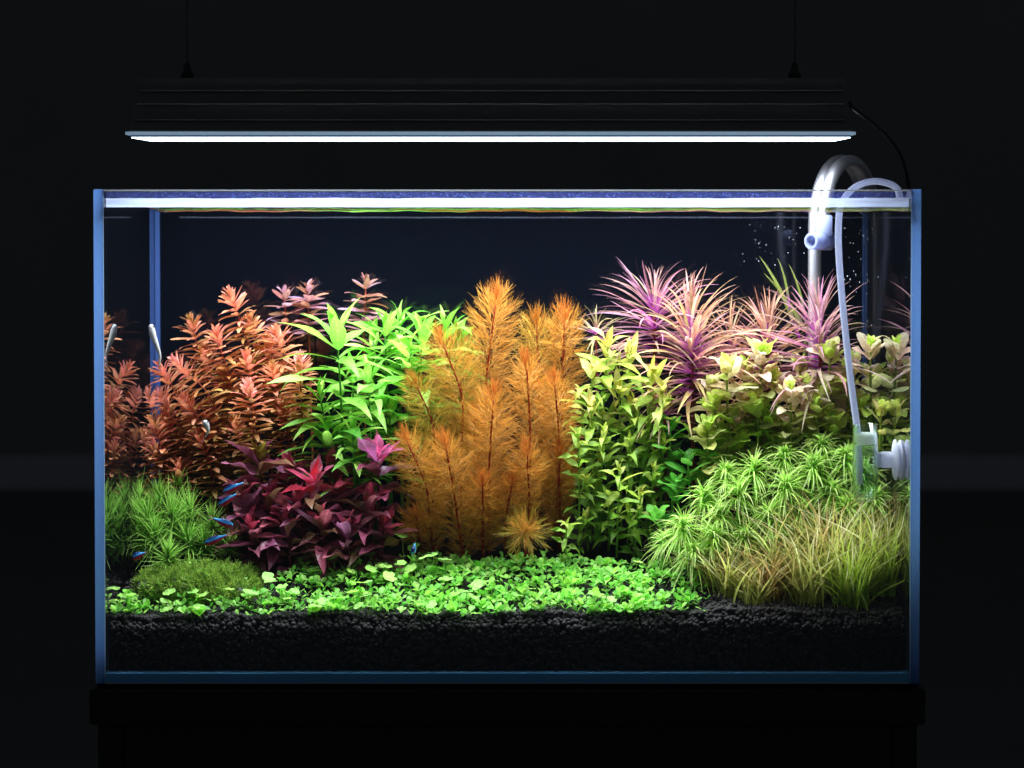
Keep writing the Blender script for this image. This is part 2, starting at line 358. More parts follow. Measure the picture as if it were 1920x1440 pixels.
# ------------------------------------------------------------------ lamp
lz = at(900, 262, 0.07).z; zt = at(900, 146, 0.10).z
lxa, lxb = at(243, 258, 0.07).x, at(1598, 258, 0.07).x
lamp = thing('hanging_light', ((lxa + lxb) / 2, 0.115, lz), 'long black finned aquarium light hanging above the tank, lit white', 'lamp')
zlip = at(900, 247, 0.066).z; zmid = at(900, 252.5, 0.066).z; zlow = at(900, 257.0, 0.066).z
def extr(name, prof, xa, xb, mat, inset=0.0):
    n = len(prof); L0 = lamp.location
    V = [(xa + inset * (z - lz) / 0.05 - L0.x, y - L0.y, z - L0.z) for (y, z) in prof] + [(xb - inset * (z - lz) / 0.05 - L0.x, y - L0.y, z - L0.z) for (y, z) in prof]
    F = [(i, (i + 1) % n, n + (i + 1) % n, n + i) for i in range(n)] + [tuple(range(n - 1, -1, -1)), tuple(range(n, 2 * n))]
    me = bpy.data.meshes.new(name); me.from_pydata(V, [], F); return link(name, me, mat, lamp)
f1 = at(900, 225, .078).z; f2 = at(900, 195, .086).z; f3 = at(900, 170, .094).z
extr('housing', [(0.068, zlip + .0006), (0.078, f1), (0.086, f2), (0.094, f3), (0.098, zt), (0.132, zt), (0.136, f3), (0.144, f2), (0.152, f1), (0.162, zlip + .0006)], lxa - .002, lxb + .001, M['housing'], 0.003)
for (yy, zz) in ((0.0775, f1), (0.0855, f2), (0.0935, f3)):
    extr('cooling_fin', [(yy - .0018, zz - .0004), (yy - .0018, zz + .0004), (yy + .003, zz + .0006), (yy + .003, zz - .0004)], lxa + .002, lxb - .004, M['fin'], 0.003)
extr('acrylic_lip', [(0.066, zmid), (0.066, zlip), (0.164, zlip), (0.164, zmid)], lxa - .0025, lxb + .002, M['lip'])
extr('acrylic_slot', [(0.0675, zlow), (0.0675, zmid - .0001), (0.1625, zmid - .0001), (0.1625, zlow)], lxa + .001, lxb - .001, M['lip_dark'])
extr('diffuser_panel', [(0.069, zlow - .0006), (0.069, zlow - .0001), (0.161, zlow - .0001), (0.161, zlow - .0006)], lxa + .0015, lxb - .0015, M['panel'])
ld = bpy.data.lights.new('lamp_light', 'AREA'); ld.shape = 'RECTANGLE'; ld.size = lxb - lxa - 0.02; ld.size_y = 0.088; ld.energy = LAMP_POWER
ld.color = (0.86, 0.93, 1.0); ld.spread = math.radians(145)
lo = bpy.data.objects.new('lamp_light', ld); COL.objects.link(lo); lo.parent = lamp; lo.location = (0, 0, zlow - .0009 - lz)
for px in (351, 1490):
    a = at(px, 142, 0.115); z1 = at(px, 112, 0.115).z
    g = link('grip', lathe_mesh('grip', [(0.0, 0), (0.005, 0), (0.0052, .004), (0.0035, .005), (0.0028, .010), (0.0016, .0125), (0.0, .0125)], 14), M['wire'], lamp, (a.x - lamp.location.x, 0, zt - lz + 0.0003))
    link('hanging_wire', tube_mesh('hanging_wire', [(0, 0, 0.0126), (0, 0, 0.6)], 0.0004, 6), M['wire'], lamp, (a.x - lamp.location.x, 0, zt - lz))
# cable
pts = [at(1591, 190, 0.11), at(1600, 203, 0.11), at(1625, 222, 0.12), at(1660, 252, 0.15), at(1685, 285, 0.19), at(1697, 318, 0.24), at(1704, 352, 0.27), at(1712, 420, 0.28), at(1715, 700, 0.29), at(1715, 1300, 0.29)]
cb = link('power_cable', tube_mesh('power_cable', spline(pts, 8), [0.0017] * 1 + [0.0016] * (8 * 9), 8), M['cable'])
tag(cb, 'thin black power cable curving down from the light behind the tank', 'cable')

# ------------------------------------------------------------------ soil
def soil_z(x, y):
    fz = np.interp(x, [-.295, -.22, -.08, .05, .16, .295], [.0495, .052, .0525, .053, .056, .0535]) - .0055 * np.clip((.05 - np.asarray(y)) / .04, 0, 1)
    d = np.clip((np.asarray(y) - 0.02) / 0.2, 0, 1)
    return fz + 0.045 * d ** 1.2 + 0.0012 * np.sin(x * 61) * np.sin(y * 83 + x * 20) + 0.0008 * np.sin(x * 157 + 2)
def build_soil():
    nx, ny = 140, 40; xs = np.linspace(X0 + .0006, X1 - .0006, nx + 1); ys = np.concatenate([[0.0105], np.linspace(0.017, YB - .0006, ny)])
    X, Y = np.meshgrid(xs, ys); Z = soil_z(X, Y) - 0.0012 - 0.008 * (Y < .012)
    V = np.stack([X, Y, Z], -1).reshape(-1, 3)
    F = [(j * (nx + 1) + i, j * (nx + 1) + i + 1, (j + 1) * (nx + 1) + i + 1, (j + 1) * (nx + 1) + i) for j in range(ny) for i in range(nx)]
    b = len(V); V = np.concatenate([V, np.stack([xs, np.full(nx + 1, 0.0105), np.full(nx + 1, ZB + .0002)], 1)])
    F += [(b + i, b + i + 1, i + 1, i) for i in range(nx)]
    o = link('soil', mesh_np('soil', V, F), M['soil']); o['kind'] = 'structure'
    rng = np.random.RandomState(11); P = []; R = []
    for _ in range(5200):
        x = rng.uniform(X0 + .002, X1 - .002); top = float(soil_z(x, .009)) - .0004; z = ZB + .0016 + (top - ZB - .0016) * rng.rand() ** .8
        P.append((x, 0.0093 + max(0, z - top + .0065) * .8 + rng.uniform(-.001, .0008), z)); R.append(rng.uniform(.0012, .0021))
    m = 8000; xs = rng.uniform(X0 + .002, X1 - .002, m); ys = 0.013 + 0.085 * rng.rand(m) ** 1.4
    P += list(np.stack([xs, ys, soil_z(xs, ys) - .0006 + rng.uniform(-.0006, .0009, m)], 1)); R += list(rng.uniform(.0012, .0022, m))
    o = link('soil_grain', blobs('soil_grain', np.array(P), np.array(R), I1 if False else I2, rng, 0.25, 0.05), M['grain'])
    tag(o, 'black rounded aquarium soil grains along the front glass', 'gravel', kind='stuff')
build_soil()
rng0 = random.Random(3)
def soil_at(px, y):
    x = at(px, 1000, y).x; x = max(X0 + .004, min(X1 - .004, x)); return Vector((x, y, float(soil_z(x, y))))

# ------------------------------------------------------------------ leaves
def leaf_mesh(name, W, shape, nseg=8, droop=0.2, fold=0.15, wave=0.0, twist=0.0, bend=0.0, ph=0.0):
    """unit-length leaf along +Y, upper side +Z"""
    V = []; uv = []
    for i in range(nseg + 1):
        t = i / nseg
        if shape == 'lance': w = (math.sin(math.pi * min(1, t ** 0.75)) ** 0.85 if 0 < t < 1 else 0) + 0.06 * (1 - t)
        elif shape == 'oval': w = (math.sqrt(max(0, 1 - (2 * t ** 0.92 - 1) ** 2))) ** 0.9 + 0.10 * (1 - t)
        elif shape == 'spoon': w = 0.13 + (0.87 * math.sqrt(max(0, 1 - ((t - .66) / .34) ** 2)) if t > 0.66 else 0.87 * (0.5 - 0.5 * math.cos(math.pi * min(1, max(0, (t - .12) / .54)))))
        elif shape == 'blunt': w = (math.sin(math.pi * min(1, (t * .93 + .0) ** 0.85)) ** 0.6 if t > 0 else 0) * 0.95 + 0.08 * (1 - t)
        else: w = (1 - t ** 2.2) ** 0.8 * min(1, 0.55 + t * 2.2)
        if t == 1: w = 0.02 if shape not in ('spoon', 'oval', 'blunt') else 0.22
        w *= W / 2
        a = droop * t * t; y = t * (1 - 0.25 * a * a); z = -a * t * 0.7 + 0.0
        x0 = bend * t * t; tw = twist * t; wv = wave * math.sin(t * 9 + ph) * w
        for s in (-1, 0, 1):
            lx = s * w; lz_ = abs(s) * (w * fold * 2 + s * wv * 3)
            V.append((x0 + lx * math.cos(tw) - lz_ * math.sin(tw), y, z + lx * math.sin(tw) + lz_ * math.cos(tw))); uv.append((0.5 + 0.5 * s, t))
    F = []
    for i in range(nseg):
        for k in range(2): a = i * 3 + k; F.append((a, a + 1, a + 4, a + 3))
    return mesh_np(name, V, F, uv)
def put_leaf(name, me, root, pos, d, n, L, W=None, col=(1, 1, 1)):
    d = d.normalized(); s = d.cross(n)
    if s.length < 1e-5: s = d.orthogonal()
    s.normalize(); n = s.cross(d); W = W or L
    o = bpy.data.objects.new(name, me); COL.objects.link(o); o.parent = root
    p = pos - root.location
    o.matrix_basis = Matrix(((s.x * W, d.x * L, n.x * L, p.x), (s.y * W, d.y * L, n.y * L, p.y), (s.z * W, d.z * L, n.z * L, p.z), (0, 0, 0, 1)))
    o.color = (*col, 1); return o
class Curve:
    def __init__(self, pts):
        self.p = [Vector(q) for q in pts]; self.s = [0.0]
        for a, b in zip(self.p, self.p[1:]): self.s.append(self.s[-1] + (b - a).length)
        self.len = self.s[-1]
    def from_tip(self, s):
        q = max(0, self.len - s)
        for i in range(len(self.s) - 1):
            if q <= self.s[i + 1] or i == len(self.s) - 2:
                t = (q - self.s[i]) / max(1e-9, self.s[i + 1] - self.s[i]); a, b = self.p[i], self.p[i + 1]
                return a.lerp(b, t), (b - a).normalized()
def stem_curve(tip, base_px, depth, ctrl=None, depth_b=None, n=14):
    """tip pixel -> stem curve from soil to tip; ctrl = optional pixel the stem passes near"""
    T = at(tip[0], tip[1], depth); B = soil_at(base_px, depth_b if depth_b else depth)
    if ctrl: C = at(ctrl[0], ctrl[1], (depth + (depth_b or depth)) / 2)
    else: C = B.lerp(T, 0.55) + Vector((0.3 * (B.x - T.x), 0, 0))
    C = C * 1.0
    q = spline([B, B.lerp(C, .5) + Vector((0.15 * (C.x - B.x), 0, 0.1 * (C.z - B.z))), C, T], 5)
    lim = lambda p: Vector((max(X0 + .003, min(X1 - .003, p.x)), p.y, p.z))
    return Curve([lim(p) for p in q])
def whorl_plant(name, label, cat, group, cv, rng, leaves, mat_stem, nper, sp, size, width, ang, colf, smax, srad=0.0008, jitter=0.12, alternate=False, stemcol=None):
    root = thing(name, cv.p[0], label, cat, group)
    me = tube_mesh('stem', [p - cv.p[0] for p in cv.p], [srad * (1.15 - 0.5 * i / (len(cv.p) - 1)) for i in range(len(cv.p))], 6)
    o = link('stem', me, mat_stem, root); o.color = (*(stemcol or (0.1, 0.05, 0.03)), 1)
    s = 0.0; k = 0; az = rng.uniform(0, 6.28)
    while s < min(smax, cv.len - 0.004):
        P, T = cv.from_tip(s); R1 = T.orthogonal().normalized(); R2 = T.cross(R1)
        cnt = nper(s) if callable(nper) else nper
        for j in range(cnt):
            a = az + 2 * math.pi * j / cnt + rng.uniform(-.25, .25); R = R1 * math.cos(a) + R2 * math.sin(a)
            th = math.radians(ang(s)) + rng.uniform(-jitter, jitter) * 1.5
            d = T * math.cos(th) + R * math.sin(th); nn = T * math.sin(th) - R * math.cos(th)
            nn = nn + Vector((rng.uniform(-.35, .35), rng.uniform(-.35, .35), rng.uniform(-.1, .5)))
            L = size(s) * rng.uniform(.82, 1.15)
            # leaves stop at the glass
            end = P + d * L
            if end.x < X0 + .002 or end.x > X1 - .002 or end.y > YB - .002: L *= 0.55
            if (P + d * L).z > ZW - .004: continue
            put_leaf('leaf', rng.choice(leaves), root, P, d, nn, L, L * rng.uniform(.85, 1.15) * max(1, width), jit(colf(s, rng), rng))
        az += (math.pi / 2 if cnt == 2 else 2.4) + rng.uniform(-.2, .2); s += sp(s) * rng.uniform(.85, 1.15); k += 1
    return root

M['leaf_red'] = leaf_mat('coral_leaf', trans=0.40, tcol=(1.0, 0.95, 0.85))
M['leaf_green'] = leaf_mat('lance_leaf', trans=0.42, tcol=(1.0, 1.05, 0.85))
M['leaf_dark'] = leaf_mat('burgundy_leaf', trans=0.30, rough=0.33, vein=0.5)
M['leaf_lime'] = leaf_mat('lime_leaf', trans=0.42)
M['leaf_oval'] = leaf_mat('oval_leaf', trans=0.40, rough=0.42)
M['leaf_star'] = leaf_mat('star_leaf', trans=0.40, basecol=S(178, 68, 176), baseend=0.42, vein=0.15)
M['leaf_carpet'] = leaf_mat('carpet_leaf', trans=0.42, tcol=(1.1, 1.1, .8))
M['stem'] = leaf_mat('stem_skin', trans=0.05, rough=0.5, vein=0.0)

def variants(base, mat, n, W, shape, seed, droop=(0.0, .5), fold=(.05, .3), wave=.1, twist=.3, bend=.1, nseg=8):
    r = random.Random(seed); out = []
    for i in range(n):
        me = leaf_mesh(base, W, shape, nseg, r.uniform(*droop), r.uniform(*fold), r.uniform(0, wave), r.uniform(-twist, twist), r.uniform(-bend, bend), r.uniform(0, 6))
        me.materials.append(mat); out.append(me)
    return out
V_RED = variants('coral_leaf', M['leaf_red'], 6, .25, 'blunt', 1, (-.05, .35), nseg=6)
V_GREEN = variants('lance_leaf', M['leaf_green'], 6, .195, 'lance', 2, (.05, .7), (.02, .2), .15, .35, .12, 10)
V_DARK = variants('burgundy_leaf', M['leaf_dark'], 6, .34, 'lance', 3, (.0, .6), (.08, .35), .25, .5, .12, 9)
V_LIME = variants('lime_leaf', M['leaf_lime'], 6, .27, 'lance', 4, (.0, .9), (.1, .4), .3, .9, .15, 8)
V_OVAL = variants('oval_leaf', M['leaf_oval'], 6, .5, 'oval', 5, (.0, .5), (-.15, .2), .1, .3, .08, 8)
V_STAR = variants('star_leaf', M['leaf_star'], 8, .046, 'linear', 6, (.0, .5), (.1, .35), .15, .8, .12, 10)
V_SPOON = variants('spoon_leaf', M['leaf_carpet'], 6, .6, 'spoon', 7, (-.1, .35), (-.1, .12), .05, .2, .06, 8)

# ---- coral stem plants
def near(px, table):
    for lim, txt in table:
        if px < lim: return txt
    return table[-1][1]
def coral():
    rng = random.Random(21); grp = 'coral red stem plants'
    lab = 'coral red stem plant with short blunt leaves in the clump beside the green lance-leaved plants'
    pink, coral_, orange, olive = S(246, 160, 156), S(234, 148, 126), S(208, 146, 96), S(164, 146, 70)
    def colf_(tipc):
        def f(s, r): 
            c = mixc(tipc, coral_, s / .012) if s < .012 else mixc(coral_, orange, (s - .012) / .02) if s < .032 else mixc(orange, olive, (s - .032) / .05)
            return mixc(c, olive, r.random() ** 2 * .5)
        return f
    spec = [  # tip, base px, depth, ctrl px, tip colour, visible length
        ((432, 552), 505, .165, (478, 690), coral_, .10), ((358, 602), 430, .185, (385, 720), orange, .05),
        ((404, 622), 470, .150, (436, 735), coral_, .09), ((518, 622), 560, .160, (545, 720), coral_, .08),
        ((328, 678), 440, .135, (398, 752), pink, .085), ((300, 742), 380, .140, (340, 800), pink, .07),
        ((462, 668), 500, .150, (480, 780), coral_, .08), ((466, 722), 485, .115, (476, 812), pink, .085),
        ((562, 674), 575, .130, (565, 755), pink, .055), ((345, 748), 420, .130, (385, 815), coral_, .07),
        ((288, 838), 320, .125, (300, 905), pink, .05), ((372, 818), 410, .125, (395, 880), coral_, .055),
        ((336, 872), 350, .125, (338, 930), coral_, .045), ((300, 690), 380, .170, (340, 760), coral_, .08),
        ((420, 700), 470, .160, (445, 800), orange, .08), ((510, 690), 540, .145, (525, 790), orange, .07),
        ((390, 760), 430, .140, (410, 850), orange, .06), ((440, 790), 470, .135, (455, 870), orange, .06),
        ((530, 760), 555, .140, (545, 850), orange, .06), ((500, 640), 530, .175, (515, 740), orange, .08),
        ((470, 600), 520, .180, (495, 700), orange, .08), ((310, 780), 360, .14, (330, 860), coral_, .06),
        ((276, 738), 330, .165, (300, 815), pink, .07), ((264, 815), 300, .150, (280, 890), coral_, .06), ((286, 790), 340, .13, (310, 860), orange, .06),
        ((380, 660), 450, .178, (415, 760), orange, .08),
    ]
    for k, (tip, bx, dep, ctrl, tc, vis) in enumerate(spec):
        tone = 'pink-tipped' if tc is pink else 'coral-tipped' if tc is coral_ else 'brownish orange'
        hgt = 'tall' if tip[1] < 640 else 'low' if tip[1] > 800 else 'medium-tall'
        lab = '%s %s stem plant with short blunt leaves, %s' % (hgt, tone, near(tip[0], ((300, 'close to the side glass'), (400, 'above the needle plants'), (490, 'in the heart of the coral clump'), (900, 'against the green lance leaves'))))
        whorl_plant('coral_stem_plant', lab, 'plant', grp, stem_curve(tip, bx, dep, ctrl), rng, V_RED, M['stem'],
            lambda s: 5 if s < .02 else 6, lambda s: .0024 + min(.0028, s * .11), lambda s: .0075 + min(.0102, s * .9) * (1 if s < .05 else .85),
            .26, lambda s: 22 + min(62, s * 3200), colf_(tc), vis, .0008, stemcol=S(140, 60, 40))
    lab2 = 'brownish mauve stem plant with broad leaf rosette reaching up against the dark backing'
    brown, lil = S(186, 130, 98), S(196, 156, 190)
    for tip, bx, dep, ctrl, vis in (((532, 552), 560, .195, (540, 640), .045), ((577, 542), 590, .2, (580, 640), .045), ((686, 530), 690, .2, (682, 640), .05)):
        whorl_plant('mauve_stem_plant', lab2, 'plant', 'brownish mauve stem plants at the back', stem_curve(tip, bx, dep, ctrl), rng, V_RED, M['stem'],
            5, lambda s: .005 + min(.004, s * .1), lambda s: .009 + min(.012, s * 1.2), 1.45, lambda s: 30 + min(50, s * 4000),
            lambda s, r: mixc(brown, lil, r.random() ** 1.5 * .9), vis, .0008, stemcol=S(150, 70, 50))
coral()

# ---- green lance-leaved plants
def lance():
    rng = random.Random(33); g1, g2, g3 = S(176, 228, 108), S(130, 204, 76), S(74, 152, 46)
    lab = 'bright green stem plant with long lance-shaped leaves between the coral and orange plants'
    spec = [((632, 628), 650, .120, (640, 760), 1.15, .12), ((692, 708), 700, .115, (695, 830), .95, .09), ((722, 618), 730, .170, (725, 730), .95, .09),
            ((748, 604), 755, .185, (750, 700), .95, .08), ((790, 622), 790, .165, (790, 720), .9, .08), ((832, 612), 830, .180, (828, 720), .95, .07),
            ((600, 742), 625, .130, (615, 830), .8, .07), ((768, 660), 765, .150, (765, 760), .9, .08), ((660, 690), 670, .150, (665, 800), .85, .09),
            ((660, 806), 668, .105, (664, 880), .75, .05), ((852, 628), 850, .190, (850, 720), .85, .06), ((615, 812), 630, .115, (622, 880), .75, .05),
            ((700, 640), 705, .185, (702, 740), .95, .08), ((730, 770), 735, .140, (733, 850), .75, .06)]
    for k, (tip, bx, dep, ctrl, sz, vis) in enumerate(spec):
        l = 'tallest bright green lance-leaved plant with leaves spread wide over the coral stems' if k == 0 else lab
        whorl_plant('lance_leaf_plant', l, 'plant', None if k == 0 else 'bright green lance-leaved plants', stem_curve(tip, bx, dep, ctrl), rng, V_GREEN, M['stem'],
            lambda s: 3 if s < .03 else 2, lambda s: .0055 + min(.008, s * .16), lambda s: (.022 + min(.025, s * 2.2)) * sz, .235,
            lambda s: 16 + min(62, s * 3400), lambda s, r: mixc(g1 if r.random() < .6 else g2, g3, (s - .02) / .09), vis, .0011, .18, stemcol=S(70, 130, 50))
lance()

# ---- burgundy plants
def burgundy():
    rng = random.Random(44); red, pink, pur, dark, olv = S(224, 44, 62), S(238, 128, 168), S(186, 122, 164), S(132, 72, 98), S(160, 150, 56)
    lab = 'burgundy stem plant with dark purple pointed leaves in front of the coral plants'
    spec = [((590, 902), 600, .095, 'red', 'burgundy plant with a glowing pink and red crown of pointed leaves'), ((708, 856), 712, .100, 'mag', 'burgundy plant with magenta top leaves touching the orange feathery plants'),
            ((486, 852), 500, .105, 'olive', 'purple-leaved plant with a yellow-olive crown below the coral plants'), ((602, 972), 610, .080, 0, lab), ((560, 935), 570, .090, 0, lab), ((505, 935), 515, .095, 0, lab),
            ((650, 990), 655, .078, 0, lab), ((470, 985), 485, .085, 0, lab), ((690, 940), 690, .09, 0, lab), ((535, 985), 545, .082, 0, lab), ((640, 925), 645, .1, 0, lab), ((455, 930), 470, .1, 0, lab), ((720, 985), 715, .088, 0, lab), ((545, 870), 555, .115, 0, lab), ((620, 870), 625, .118, 0, lab)]
    for tip, bx, dep, kind, l in spec:
        def colf(s, r, kind=kind):
            if kind == 'red' and s < .013: return mixc(red, pink, r.random())
            if kind == 'mag' and s < .013: return mixc(S(236, 134, 206), red, r.random() * .4)
            if kind == 'olive' and s < .01: return olv
            c = mixc(pur, dark, s / .03 * .8 + r.random() * .45)
            if s < .007: c = mixc(c, S(206, 70, 96), .75)
            elif r.random() < .25: c = mixc(c, S(204, 122, 132), .7)
            return mixc(c, S(150, 44, 54), .7 * r.random() ** 2) if r.random() < .9 else S(150, 110, 86)
        whorl_plant('burgundy_stem_plant', l, 'plant', 'burgundy stem plants' if not kind else None, stem_curve(tip, bx, dep, None), rng, V_DARK, M['stem'],
            lambda s: 3 if s < .02 else 2, lambda s: .0045 + min(.004, s * .15), lambda s: (.012 if kind == 'olive' and s < .01 else .020 if kind else .015) + min(.015, s * 1.7), .34, lambda s: 25 + min(65, s * 3200), colf, .055, .0011, .25, stemcol=S(90, 30, 40))
burgundy()

# ---- lime stem plants
def lime():
    rng = random.Random(55); pale, yel, lm, gr = S(230, 214, 140), S(212, 216, 96), S(156, 194, 72), S(92, 146, 42)
    lab = 'yellow-green stem plant with small twisted leaves beside the orange feathery plants'
    spec = [((1140, 650), 1135, .140, 1.1, .06), ((1112, 690), 1110, .130, .85, .07), ((1180, 664), 1180, .150, 1, .06), ((1222, 704), 1220, .125, 1.1, .05), ((1242, 742), 1235, .115, 1.1, .06),
            ((1108, 762), 1105, .120, .9, .07), ((1132, 812), 1130, .110, .9, .06), ((1162, 884), 1166, .085, .95, .05), ((1084, 818), 1090, .095, .9, .06), ((1062, 982), 1068, .070, .7, .02),
            ((1202, 930), 1200, .088, .8, .04), ((1160, 730), 1160, .135, 1, .07), ((1190, 760), 1190, .13, .95, .07), ((1215, 800), 1215, .12, .95, .06), ((1180, 830), 1180, .115, .85, .05),
            ((1100, 900), 1100, .105, .8, .05), ((1245, 830), 1245, .115, .85, .05), ((1140, 930), 1140, .1, .75, .04), ((1150, 770), 1148, .15, .9, .07), ((1225, 880), 1222, .105, .8, .04), ((1088, 740), 1090, .15, .8, .07),
            ((1205, 850), 1202, .135, .8, .06), ((1125, 860), 1125, .13, .8, .06), ((1180, 960), 1180, .095, .75, .03), ((1095, 970), 1098, .1, .7, .03)]
    for tip, bx, dep, sz, vis in spec:
        hi = tip[1] < 780
        def colf(s, r, hi=hi):
            t = mixc(pale, yel, r.random()) if hi else mixc(yel, lm, r.random())
            return mixc(mixc(t, lm, s / .02), gr, (s - .02) / .06)
        lab = '%s stem plant with small twisted leaves, %s' % ('tall pale-crowned yellow-green' if tip[1] < 720 else 'yellow-green' if tip[1] < 860 else 'short lime green', near(tip[0], ((1115, 'touching the orange feathery plants'), (1165, 'close to the feathery plants'), (1205, 'in the middle of the yellow-green stems'), (2000, 'next to the fresh green sprouts'))))
        whorl_plant('lime_stem_plant', lab, 'plant', 'yellow-green stem plants', stem_curve(tip, bx + rng.uniform(-14, 14), dep, None, min(.2, dep + .03)), rng, V_LIME, M['stem'],
            lambda s: 3 if s < .004 else 2, lambda s: .0045 + min(.006, s * .25), lambda s: (.0130 + min(.009, s * 1.2)) * sz * (1.2 if hi else .95), .34, lambda s: 22 + min(48, s * 3000), colf, max(vis, .085), .0008, .38, stemcol=S(120, 160, 60))
lime()

# ---- star-headed plants with narrow leaves
def star():
    rng = random.Random(66); peach, oliv, rose, pale = S(208, 154, 128), S(166, 154, 90), S(196, 136, 162), S(204, 188, 140)
    spec = [((1226, 568), 1230, .185, 1.0, 90, rose, 'star-headed plant with violet heart and thin curling pale leaves against the dark backing'),
            ((1296, 604), 1300, .160, 1.15, 120, peach, 'largest star-headed plant with peach narrow leaves around a magenta heart'),
            ((1440, 622), 1440, .178, 1.05, 100, peach, 'star-headed plant with bright magenta heart behind the pale round-leaved plants'),
            ((1537, 612), 1540, .150, 1.15, 90, rose, 'star-headed plant with dark violet heart by the steel intake pipe'),
            ((1246, 772), 1250, .135, .55, 40, rose, 'small magenta star-headed plant low among the yellow-green stems'),
            ((1118, 622), 1120, .185, .6, 30, pale, 'small pale star-headed tuft standing behind the orange feathery plants'),
            ((1370, 640), 1375, .2, 1.0, 60, peach, 'peach star-headed plant half hidden at the back of the clump')]
    for (tip, bx, dep, sz, nl, c0, lab) in spec:
        cv = stem_curve(tip, bx, dep, None); root = thing('star_plant', cv.p[0], lab, 'plant', 'star-headed plants')
        o = link('stem', tube_mesh('stem', [p - cv.p[0] for p in cv.p], .0016 * min(1, sz), 7), M['stem'], root); o.color = (*S(110, 40, 40), 1)
        nw = nl // 8
        for w in range(nw):
            s = w * .0036 * sz; P, T = cv.from_tip(s); R1 = T.orthogonal().normalized(); R2 = T.cross(R1); f = w / max(1, nw - 1)
            for j in range(10):
                a = rng.uniform(0, 6.283); R = R1 * math.cos(a) + R2 * math.sin(a)
                th = math.radians(8 + 90 * f ** .62) + rng.uniform(-.22, .22)
                d = T * math.cos(th) + R * math.sin(th); nn = T * math.sin(th) - R * math.cos(th) + Vector((rng.uniform(-.3, .3), rng.uniform(-.3, .3), 0))
                L = (.036 + .026 * min(1, f * 2.0)) * sz * rng.uniform(.75, 1.2)
                e = P + d * L
                if e.z > ZW - .006: L *= .7
                if e.x > X1 - .003 or e.y > YB - .003: L *= .5
                c = mixc(c0, rng.choice((oliv, peach, pale, rose)), rng.random() * .7)
                if f > .75: c = mixc(c, oliv, .4)
                put_leaf('leaf', rng.choice(V_STAR), root, P, d, nn, L, L * rng.uniform(.8, 1.25), jit(c, rng))
    # tall broad-bladed plant by the intake
    root = thing('blade_plant', soil_at(1490, .19), 'tall plant with a few broad olive blades rising in front of the dark backing', 'plant')
    for (bx, by, tx, ty) in ((1500, 640, 1444, 470), (1520, 640, 1448, 500), (1510, 600, 1492, 490), (1530, 590, 1530, 485), (1480, 580, 1470, 480)):
        A = at(bx, by, .192); B = at(tx, ty, .198); d = B - A
        put_leaf('leaf', V_STAR[1], root, A, d, Vector((.3, -1, .3)), d.length, d.length * 1.1, S(128, 140, 62))
    o = link('stem', tube_mesh('stem', [Vector((0, 0, 0)), at(1510, 640, .192) - root.location], .0018, 7), M['stem'], root); o.color = (*S(90, 90, 40), 1)
star()

